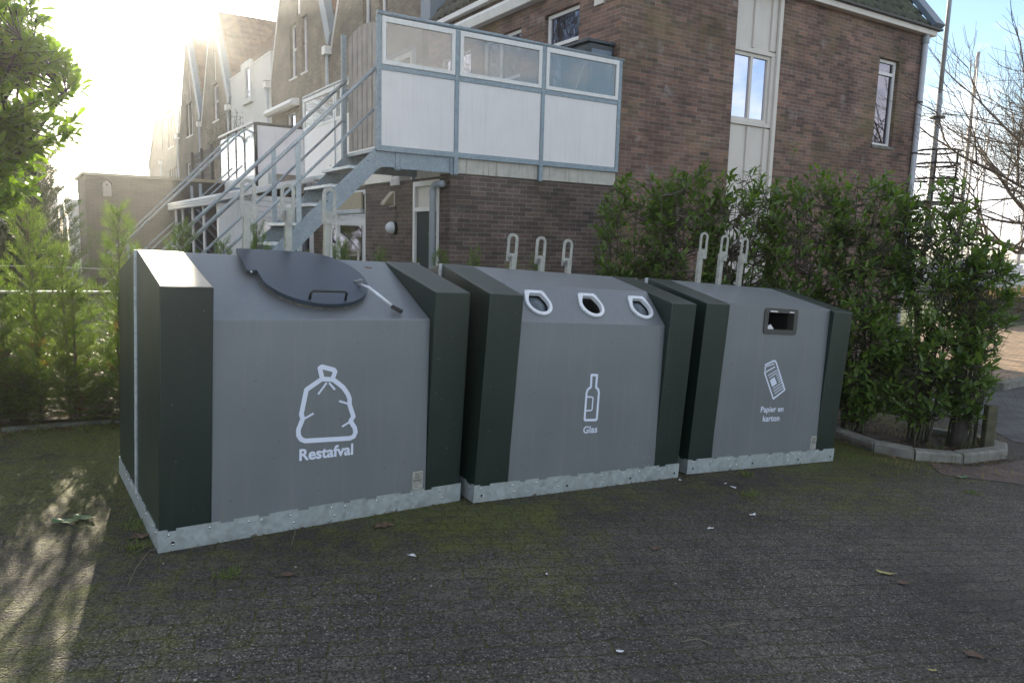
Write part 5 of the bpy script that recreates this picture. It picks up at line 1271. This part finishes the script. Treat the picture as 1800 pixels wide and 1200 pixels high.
TG = 'young conifer hedge behind the containers'
protos = [thuja('young_conifer', 'x', (0,0,0), 1.7, 100+k, TG, rad=.34) for k in range(4)]
s_list = [-1.05,-.72,-.42,-.12,.2,.5,.8,1.15,1.5,1.95,2.35,2.75,3.1,3.5,3.95,4.35]
hts = [1.62,1.80,1.50,1.85,1.45,1.74,1.60,1.78,1.52,1.66,1.60,1.50,1.66,1.68,1.62,1.70]
rnd = random.Random(5)
for i, s_ in enumerate(s_list):
    o = protos[i] if i < 4 else copy_tree(protos[rnd.randrange(4)])
    x, y = -3.38+.843*s_-.0+rnd.uniform(-.05,.05), 6.22+.537*s_+rnd.uniform(-.06,.06)
    o.location = (x, y, gz(x, y)); sc_ = hts[i]/1.7; o.scale = (max(.85, sc_)*(1 if s_ < .6 else .8), max(.85, sc_)*(1 if s_ < .6 else .8), sc_); o.rotation_euler = (0,0,rnd.uniform(0,6.28))
    o['label'] = f'{ORD[i]} from the left of young conifers in the hedge row behind the containers'
# second thin row in front at the left, lower and fuller
for i, (x, y, h_) in enumerate(((-4.55,5.62,1.25),(-4.15,5.75,1.05),(-3.72,6.0,1.15),(-4.75,6.25,1.75))):
    o = copy_tree(protos[i]); o.location = (x, y, gz(x, y)); o.scale = (1.15,1.15,h_/1.7); o.rotation_euler = (0,0,i*1.3)
    o['label'] = ('low bushy conifer at the left edge in front of the fence', 'lowest bushy conifer behind the left edging, near broadleaf tree', 'low bushy conifer just left of the waste container with bag symbol', 'tall thin conifer at the far left under the broadleaf tree')[i]
    o['group'] = 'low conifers at the left'
for i, (x, y, h_) in enumerate(((-5.15,5.15,1.45),(-5.0,6.0,1.0),(-4.35,6.55,.6),(-3.95,6.95,.55),(-3.55,7.0,.6),(-5.5,6.6,1.2),(-4.9,7.4,1.0),(-4.3,7.7,.9))):
    o = copy_tree(protos[(i+1) % 4]); o.location = (x, y, gz(x, y)); o.scale = (1.5,1.5,h_/1.7); o.rotation_euler = (0,0,i*2.1)
    o['label'] = f'{ORD[i]} of the wide conifers standing further back behind the fence rail at left'
    o['group'] = 'wide conifers further back at the left'
for i, (x, y, h_) in enumerate(((-5.0,5.25,.7),(-4.65,5.42,.55),(-4.32,5.6,.6),(-4.0,5.8,.45),(-3.72,5.98,.5),(-3.42,6.15,.4),(-3.1,6.35,.5))):
    o = copy_tree(protos[(i+2) % 4]); o.location = (x, y, gz(x, y)); o.scale = (1.25,1.25,h_/1.7); o.rotation_euler = (0,0,i*1.7)
    o['label'] = f'{ORD[i]} from the left of knee high conifer bushes right behind the left edging'
    o['group'] = 'knee high conifers along the left edging'
thuja('dark_cypress', 'dense dark green cypress behind the broad leaved tree at left', (-6.75,9.9,gz(-6.4,9.6)), 3.25, 300, rad=1.05, dens=5.2, mat='cypress', brown=False, cat='tree')
thuja('dark_cypress', 'second dark cypress crown further left behind the first, mostly outside the picture', (-7.7,9.4,gz(-7.6,9.4)), 3.6, 301, rad=1.1, dens=4.5, mat='cypress', brown=False, cat='tree')

# bare trees
def bare_tree(name, label, base, h, r0, seed, spread=1.0, levels=5, bias=V((0,0,0)), mat='bark', kids=3, first=.28, thin=.0035):
    rnd = random.Random(seed); base = V(base); t = thing(name, label, 'tree', base)
    tr = MB(); cr_ = MB()
    def grow(p, d, ln, r, lv, mbx):
        n = 4 if lv < 3 else 3; pts = [p]; q = p; dd = d.copy()
        for k in range(n):
            dd = (dd+rv(rnd,.10)+V((0,0,.05))+bias*.04).normalized(); q = q+dd*ln/n; pts.append(q)
        rs = [max(thin*.6, r*(1-.55*k/n)) for k in range(n+1)]
        mbx.tube(pts, rs, 7 if lv == 0 else (5 if lv < 3 else 3), False)
        if lv >= levels: return
        m_ = kids+(1 if rnd.random() < .5 else 0)+(1 if lv == 0 else 0)
        for k in range(m_):
            f = rnd.uniform(.35,1) if k else 1; i0 = min(n-1, int(f*n)); p2 = pts[i0].lerp(pts[i0+1], f*n-i0) if f < 1 else pts[-1]
            a = dd.orthogonal().normalized(); b_ = dd.cross(a); an = rnd.uniform(0,6.28); ang = rnd.uniform(.35,.85)*spread*(.35 if k == 0 else 1)
            nd = (dd*math.cos(ang)+(a*math.cos(an)+b_*math.sin(an))*math.sin(ang)+bias*.10).normalized()
            grow(p2, nd, ln*rnd.uniform(.62,.86), max(thin, r*rnd.uniform(.42,.6)*(1.25 if k == 0 else 1)), lv+1, cr_)
    grow(base-V((0,0,.2)), V((0,0,1)), h*first, r0, 0, tr)
    tr.build('trunk', M[mat], t, origin=base, smooth=True, uv=False, recalc=False); cr_.build('branches', M[mat], t, origin=base, smooth=True, uv=False, recalc=False)
    return t
bare_tree('bare_tree', 'large bare winter tree whose branches sweep in from the right edge', (13.2,15.2,-.45), 10.5, .17, 12, spread=1.25, levels=6, bias=V((-1.0,-.1,.1)), kids=3, first=.24, thin=.0038)
bare_tree('bare_tree', 'bare winter tree further back, its twigs just right of the brick house corner', (21.5,27.0,-.45), 13, .20, 22, spread=1.1, levels=6, bias=V((-.8,0,.25)), kids=3, first=.24, thin=.007)
bare_tree('bare_tree', 'bare reddish twigged tree behind the dark cypress at left', (-17.5,27,0), 6.5, .12, 33, levels=4, mat='bark', thin=.012)
bare_tree('bare_tree', 'big bare tree out to the left that window panes reflect', (-24,18.5,0), 21, .3, 44, levels=6, mat='bark_dark', thin=.016, spread=1.15)
bare_tree('bare_tree', 'bare tree far out to the left mirrored in terrace windows', (-28,21,0), 18, .3, 45, levels=5, mat='bark', thin=.016, spread=1.2)
# small potted tree on the far terrace
og = W(.6,14.4,2.8); t = thing('potted_tree', 'small grey green potted olive tree above the dark terrace screen', 'potted tree', og)
MB().tube([og, og+V((0,0,.4))], [.14,.2], 12).build('pot', M['wood_dark'], t, origin=og)
rnd = random.Random(8); mb = MB(); it = []; top = og+V((0,0,1.0)); mb.tube([og+V((0,0,.3)), top], [.03,.02], 5)
for i in range(90):
    d = rv(rnd).normalized(); e = og+V((d.x*.55,d.y*.55,1.75+d.z*.75)); mb.tube([top.lerp(e,.1), top.lerp(e,.6)+rv(rnd,.05), e], [.012,.008,.004], 3, False)
    for k in range(5): it.append((e+rv(rnd,.06), rv(rnd), rv(rnd), .09, .02))
mb.build('trunk', M['bark'], t, origin=og, uv=False, recalc=False); leaves_mesh('crown', it, M['cypress'], t, og)

# low brown hedge on the right
og = V((17.5,23.5,-.43)); rnd = random.Random(9); it = []; hd = V((.80,.60,0)).normalized(); hn = V((-hd.y,hd.x,0)); hs = V((14.0,20.9,-.43))
for i in range(7000):
    q = hs+hd*rnd.uniform(-.5,12)+hn*rnd.uniform(0,1.0)+Z*(1.0*rnd.random()**.6); it.append((q, rv(rnd), rv(rnd), .10, .05))
t = thing('low_hedge', 'low clipped brown green hedge beyond the street at far right', 'hedge', og)
leaves_mesh('foliage', it, leafmat('russet_leaf', (.06,.045,.02), (.16,.10,.045), trans=.25, rough=.6), t, og)
MB().box(hs+hn*.2+hd*-.3, hd*12, hn*.6, Z*.75).build('inner_twigs', M['bark_dark'], t, origin=og)

# ------------------------------------------------------------------ right background: lamp mast, boats, flag
b_ = at(1642,265,16.0); tp = at(1669,-20,16.0); ax = V((b_.x, b_.y, 0)); ax.z = gz(ax.x, ax.y)
t = thing('lamp_mast', 'tall grey steel lamp mast with a round black railing basket, right of the house', 'mast', ax)
MB().tube([ax, V((ax.x,ax.y,b_.z+1.2))], [.06,.055], 12).tube([V((ax.x,ax.y,b_.z+1.2)), V((ax.x,ax.y,9.5))], [.046,.04], 12).build('pole', M['lampgrey'], t, origin=ax, smooth=True)
MB().tube([V((ax.x,ax.y,b_.z+.68)), V((ax.x,ax.y,b_.z+.72))], .15, 12).build('collar', M['dark_frame'], t, origin=ax)
rr = .46; cz = b_.z
ring = lambda z, r_=rr, a0=0, a1=360: [V((ax.x+.06+r_*math.cos(R(a)), ax.y+r_*math.sin(R(a)), z)) for a in range(a0, a1+1, 15)]
for z in (cz-.02, cz-.30, cz-.62): MB().tube(ring(z), .022, 6).build('ring_rail', M['black_gloss'], t, origin=ax, smooth=True)
for a in range(0, 360, 60): MB().tube([V((ax.x+.06+rr*math.cos(R(a)), ax.y+rr*math.sin(R(a)), cz-1.1)), V((ax.x+.06+rr*math.cos(R(a)), ax.y+rr*math.sin(R(a)), cz))], .022, 6).build('upright', M['black_gloss'], t, origin=ax)
MB().tube([V((ax.x+.06,ax.y,cz-1.14)), V((ax.x+.06,ax.y,cz-1.10))], rr+.02, 20).build('basket_floor', M['black_gloss'], t, origin=ax)
mb = MB()
for k in range(6): mb.tube(ring(cz-.40-k*.06, rr-.02, 250, 340), .012, 4)
mb.build('slats', M['black_gloss'], t, origin=ax)

def boat(label, px, ytop, Y, r_, mat, seed, sail=False, ln=8.5, hull=True):
    p = at(px, 440, Y); base = V((p.x, Y, -.45)); top = at(px, ytop, Y).z
    t = thing('sailing_boat', label, 'boat', base, 'sailing boats in the harbour')
    rnd = random.Random(seed); d = V((.92,-.38,0)).normalized(); n = V((-d.y,d.x,0))
    mb = MB(); secs = []
    for k in range(9):
        f = k/8; w_ = 1.25*math.sin(math.pi*(.18+.80*f)**.9)**.7 if f < 1 else .03; w_ = max(.03, w_)
        x = (f-.5)*ln; secs.append([base+d*x+n*w_*s_+Z*(zz) for s_, zz in ((-1,1.05+.25*f*f),(-.85,.35),(0,-.1),(.85,.35),(1,1.05+.25*f*f))])
    o_ = 0
    for s_ in secs: mb.v += s_
    for k in range(8):
        for j in range(5): mb.f.append((k*5+j, k*5+(j+1)%5, (k+1)*5+(j+1)%5, (k+1)*5+j))
    mb.f += [tuple(range(5)), tuple(range(40,45))]
    mb.build('hull', M['hull'], t, origin=base, smooth=False)
    mb = MB(); mb.prism([base-d*1.6+n*.7+Z*1.05, base-d*1.3+n*.6+Z*1.6, base+d*1.0+n*.5+Z*1.55, base+d*1.8+n*.4+Z*1.2], -n*1.3); mb.build('cabin', M['hull'], t, origin=base, bevel=.05)
    m0 = base+d*.4+Z*1.0; MB().tube([m0, V((m0.x,m0.y,top))], [r_, r_*.7], 8).build('mast', M[mat], t, origin=base, smooth=True)
    mb = MB(); tpz = V((m0.x,m0.y,top-.2)); mz = V((m0.x,m0.y,top*.62))
    for e in (base+d*ln*.48+Z*1.2, base-d*ln*.48+Z*1.1): mb.tube([tpz, e], .012, 3)
    for s_ in (-1,1):
        sp = mz+n*.7*s_; mb.tube([mz, sp], .025, 4); mb.tube([tpz, sp, base+n*1.1*s_+Z*1.05], .012, 3)
    mb.build('rigging', M['mast'], t, origin=base)
    bo = MB().tube([m0+Z*.5, m0+Z*.55-d*3.0], .09 if sail else .06, 8).build('boom', M['blue_cloth' if sail else mat], t, origin=base, smooth=True)
    if sail == 2: MB().tube([V((m0.x+.1,m0.y,3)), V((m0.x+.1,m0.y,top-1.5))], [.10,.05], 6).build('furled_sail', M['blue_cloth'], t, origin=base, smooth=True)
boat('white sailing boat with tall brown mast right behind the lamp mast', 1664, 92, 34, .11, 'mast', 1)
boat('sailing boat whose slim mast tops out beside the thick brown one', 1677, 196, 42, .07, 'mast', 2)
boat('sailing boat with a mid height dark mast between lamp mast and blue sail', 1702, 222, 46, .08, 'mast', 3)
boat('sailing boat with bright blue furled sail on its mast at far right', 1777, 216, 40, .09, 'mast', 4, sail=2)
boat('sailing boat with thin mast hard against the brick house corner', 1613, 240, 52, .06, 'mast', 5)
boat('small white boat with blue boom cover at the right edge', 1790, 330, 36, .07, 'mast', 6, sail=1)
boat('distant boat with short pale mast right of the blue sail', 1745, 345, 60, .08, 'mast', 7)
boat('distant boat with the shortest mast behind the laurel twigs', 1722, 380, 66, .09, 'mast', 8)
p = at(1640,405,26); base = V((p.x,p.y,-.44)); t = thing('flag', 'red and blue flag on thin pole seen through the laurel twigs', 'flag', base)
MB().tube([base, V((p.x,p.y,p.z+.25))], .02, 6).build('pole', M['mast'], t, origin=base)
for nm, z0, z1, m_ in (('red_stripe',.12,.22,'red_cloth'),('white_stripe',0,.12,'paper'),('blue_stripe',-.14,0,'blue_cloth')):
    mb = MB(); n_ = 8
    for i in range(n_):
        f0, f1 = i/n_, (i+1)/n_; w0 = lambda f: V((p.x-.02-f*.32, p.y+.05*math.sin(f*7), p.z-f*.35))
        a, b2 = w0(f0), w0(f1); mb.add([a+Z*z0*3, b2+Z*z0*3, b2+Z*z1*3, a+Z*z1*3], [(0,1,2,3)])
    mb.build(nm, M[m_], t, origin=base, smooth=True)

# wooden post and stump at the end of the bed
pb = V((4.88,7.10,gz(4.88,7.10)))
o = MB().box(pb+V((-.05,-.04,-.1)), (.10,.0,0), (.0,.08,0), (-.0,0,.62)).build('wooden_post', M['bark_green'], origin=pb, bevel=.008); tag(o, 'short square mossy wooden post at the corner of kerbed bed', 'post')
pb = V((4.70,7.28,gz(4.70,7.28)))
o = MB().tube([pb-Z*.1, pb+Z*.06, pb+Z*.34], [.11,.085,.075], 9).build('tree_stump', M['bark_dark'], origin=pb, smooth=False, bevel=.01); tag(o, 'dark cut stump in the bed left of wooden post', 'stump')

# ------------------------------------------------------------------ ground litter
def blades(name, label, spots, n, h, mat, seed, kind='stuff', w_=.006, spread=.07):
    rnd = random.Random(seed); it = []; og = V((spots[0][0], spots[0][1], gz(*spots[0][:2])))
    for s_ in spots:
        x0, y0, sp, hh = s_
        for i in range(n):
            x, y = x0+rnd.gauss(0,sp), y0+rnd.gauss(0,sp); d = V((rnd.gauss(0,.45), rnd.gauss(0,.45), 1))
            l_ = h*hh*rnd.uniform(.5,1.2); it.append((V((x,y,gz(x,y))), d, rv(rnd), l_, w_))
    o = leaves_mesh(name, it, mat, None, og, curl=.5, fold=.1, shape=(.3,.9,.7,.55)); tag(o, label, 'grass', kind=kind); return o
def gp_(px, py): # ground point seen at a photo pixel, in the ground plane
    d = cr*((px-900)/FPX)-cu*((py-600)/FPX)+cf; z = -.0
    for _ in range(6): q = V((0,0,EYE))+d*((z-EYE)/d.z); z = gz(q.x, q.y)
    return q
blades('grass_tufts', 'green grass growing at the bed corner and in paving joints', [(*gp_(1685,790)[:2],.07,1.6),(*gp_(1640,795)[:2],.05,1.0),(*gp_(1660,772)[:2],.09,1.0),(*gp_(1320,873)[:2],.035,.5),(*gp_(238,965)[:2],.03,.45),(*gp_(400,1012)[:2],.035,.5),(*gp_(1310,835)[:2],.03,.5),(*gp_(1560,830)[:2],.10,.5),(*gp_(1500,805)[:2],.10,.5),(*gp_(1710,868)[:2],.04,.4),(*gp_(60,760)[:2],.10,.7),(*gp_(160,752)[:2],.10,.7),(*gp_(248,925)[:2],.05,.5)], 55, .10, M['grass'], 5)
blades('dry_grass', 'dry straw coloured grass and clippings along the bed edge', [(*gp_(1700,780)[:2],.10,1.5),(*gp_(1740,790)[:2],.06,1.2),(*gp_(1580,770)[:2],.25,.8),(*gp_(1650,765)[:2],.2,1.0),(*gp_(1540,760)[:2],.2,.8),(*gp_(1600,820)[:2],.15,.4),(*gp_(1760,835)[:2],.2,.4)], 60, .12, M['straw'], 6)
def flat_leaf(name, label, cat, px, py, mat, ln, wd, rot, lobes=0, grp=None):
    q = gp_(px, py); rnd = random.Random(px); n = 20; pts = []
    for i in range(n):
        a = 2*math.pi*i/n; r_ = 1 if not lobes else (1+.35*math.sin(a*lobes)); x = math.cos(a)*ln/2*r_; y = math.sin(a)*wd/2*r_*(1-.3*math.cos(a))
        pts.append((x*math.cos(rot)-y*math.sin(rot), x*math.sin(rot)+y*math.cos(rot)))
    vs_ = [(x, y, .008+.25*math.hypot(x, y)*abs(math.sin(3*math.atan2(y, x)+px))*.8) for x, y in pts]+[(0,0,.007)]
    me = bpy.data.meshes.new(name); me.from_pydata(vs_, [], [(i,(i+1)%n,n) for i in range(n)]); me.materials.append(M[mat])
    o = bpy.data.objects.new(name, me); COL.objects.link(o); o.location = q; return tag(o, label, cat, grp)
LG = 'leaves lying on the pavers'
flat_leaf('fallen_leaf', 'brown lobed oak leaf on pavers in front of the waste container', 'leaf', 676,925,'leaf_brown',.11,.07,.5,6,LG)
flat_leaf('fallen_leaf', 'small dark brown leaf on dark pavers below the left container', 'leaf', 508,1012,'leaf_brown',.07,.035,.2,0,LG)
flat_leaf('fallen_leaf', 'yellow narrow leaf on pavers at lower right', 'leaf', 1558,1009,'leaf_yellow',.11,.028,-.35,0,LG)
flat_leaf('fallen_leaf', 'brown curled leaf just below the yellow one', 'leaf', 1588,1026,'leaf_brown',.065,.045,.4,5,LG)
flat_leaf('fallen_leaf', 'large faded brown leaf near bottom right corner', 'leaf', 1712,1153,'leaf_brown',.08,.05,-.4,5,LG)
flat_leaf('fallen_leaf', 'tiny yellow green leaf near the bottom right', 'leaf', 1638,1180,'leaf_yellow',.04,.014,-.1,0,LG)
flat_leaf('fallen_leaf', 'brown leaf in front of the glass container', 'leaf', 1152,965,'leaf_brown',.07,.04,.6,4,LG)
flat_leaf('fallen_leaf', 'big fresh green leaf on sunlit mossy pavers, the left of two', 'leaf', 118,918,'leaf_green',.16,.055,.1,0,LG)
flat_leaf('fallen_leaf', 'big fresh green leaf on sunlit mossy pavers, the right of two', 'leaf', 150,912,'leaf_green',.14,.05,-.15,0,LG)
flat_leaf('fallen_leaf', 'green leaf on bare bricks before the kerb', 'leaf', 1690,840,'leaf_green',.13,.04,.3,0,LG)
flat_leaf('fallen_leaf', 'brown leaf beside the front left foot of the waste container', 'leaf', 244,945,'leaf_brown',.10,.06,.3,4,LG)
for i, (px, py, l_) in enumerate(((1090,1147,.035),(1324,906,.05),(1195,845,.04),(1290,858,.05),(724,978,.05),(1248,930,.04),(1275,851,.03),(961,1011,.02))):
    flat_leaf('paper_bit', ('round white shell like chip at the bottom centre', 'white torn paper bit before the paper container', 'white paper bit at the gap between glass and paper containers', 'pale paper bit under the paper container front', 'pale scrap on pavers below the first gap', 'thin white scrap right of the brown leaf', 'tiny bluish scrap below paper container', 'tiny white chip at mid foreground')[i], 'litter', px, py, 'paper', l_, l_*.5, i*.7, 3 if i else 0, 'white scraps on the pavers')
def twig(label, pxs, r_=.0022):
    pts = [gp_(*p)+Z*(.006+.01*(i%2)) for i, p in enumerate(pxs)]; og = pts[0]
    o = MB().tube(pts, r_, 4).build('twig', M['twig'], origin=og, uv=False, recalc=False); tag(o, label, 'twig', 'twigs on the pavers')
twig('long curved twig at the front left foot of the waste container', [(225,1030),(240,1002),(262,970),(285,965)])
twig('thin twig leaning from the skirt of waste container', [(512,960),(520,935),(515,925)])
twig('straw on pavers at lower right, the upper of two', [(1262,1105),(1285,1103),(1308,1097)])
twig('straw on pavers at lower right, the lower of two', [(1197,1129),(1225,1128),(1252,1133)])
twig('short twig standing off the pavers right of centre', [(1381,1048),(1386,1060)])
twig('pale twig by the left edging', [(20,812),(50,806),(75,800)])
twig('pale straw on the kerb of laurel bed', [(1700,800),(1690,780),(1672,762)])
# fine litter: grit and crumbs
rnd = random.Random(17); mb = MB()
for i in range(900):
    x, y = rnd.uniform(-3,4.5), rnd.uniform(1.6,7.5); s_ = rnd.uniform(.0015,.0045)*(1 if rnd.random() < .93 else 1.8); z = gz(x,y)
    mb.sphere((x,y,z+s_*.3), s_, 4, 3, (1,rnd.uniform(.6,1),.6))
o = mb.build('grit', paint('pale_grit', (.26,.25,.23), rough=.8, var=.4, vscale=3), uv=False); tag(o, 'pale grit scattered over the pavers', 'grit', kind='stuff')
mb = MB(); it = []
for i in range(900):
    f = rnd.random(); x = -4.6+f*2.6+rnd.gauss(0,.15); y = 5.2+f*1.6+rnd.gauss(0,.12)
    it.append((V((x,y,gz(x,y)+.012)), V((rnd.gauss(0,1),rnd.gauss(0,1),.15)), V((0,0,1))+rv(rnd,.3), rnd.uniform(.02,.05), .014))
for fr_m, wd_ in ((B1, W1), (B2, W2), (B3, W3)):
    for i in range(150):
        q = fr_m @ V((rnd.uniform(-.12, wd_+.05), -abs(rnd.gauss(0,.035))-.004, 0)); it.append((V((q.x,q.y,gz(q.x,q.y)+.006)), V((rnd.gauss(0,1),rnd.gauss(0,1),.1)), V((0,0,1))+rv(rnd,.5), rnd.uniform(.008,.022), .008))
for i in range(260):
    f = rnd.random(); x, y = (3.4+f*1.7+rnd.gauss(0,.05), 6.85-.28*math.sin(f*3.1)+f*.15+rnd.gauss(0,.05)); it.append((V((x,y,gz(x,y)+.006)), V((rnd.gauss(0,1),rnd.gauss(0,1),.1)), V((0,0,1))+rv(rnd,.5), rnd.uniform(.015,.05), .012))
for i in range(160):
    x, y = rnd.gauss(-2.45,.25), rnd.gauss(4.25,.45); it.append((V((x,y,gz(x,y)+.006)), V((rnd.gauss(0,1),rnd.gauss(0,1),.1)), V((0,0,1))+rv(rnd,.5), rnd.uniform(.01,.035), .009))
for i in range(1500):
    x = rnd.uniform(2.6,5.0); y = rnd.uniform(6.9,8.6)
    it.append((V((x,y,gz(x,y)+.045)), V((rnd.gauss(0,1),rnd.gauss(0,1),.2)), V((0,0,1))+rv(rnd,.4), rnd.uniform(.02,.06), .016))
o = leaves_mesh('leaf_litter', it, leafmat('litter_leaf', (.05,.03,.018), (.16,.10,.05), trans=.1, rough=.8), None, V((0,5,0))); tag(o, 'brown leaf litter in the planting beds and along the container feet', 'leaf litter', kind='stuff')

# ------------------------------------------------------------------ added volume standing in for the lens glare round the low sun
hz = MB().bx(-130,130,-12,240,-1.6,22).build('lens_glare_volume', bpy.data.materials.new('lens_glare_volume'), uv=False); hz['kind'] = 'stuff'
hm = hz.data.materials[0]; hm.use_nodes = True; hn_ = hm.node_tree; hn_.nodes.remove(hn_.nodes['Principled BSDF'])
pv = hn_.nodes.new('ShaderNodeVolumePrincipled'); pv.inputs['Color'].default_value = (.95,.97,1,1); pv.inputs['Density'].default_value = .0009; pv.inputs['Anisotropy'].default_value = .80
hn_.links.new(pv.outputs[0], hn_.nodes['Material Output'].inputs['Volume'])
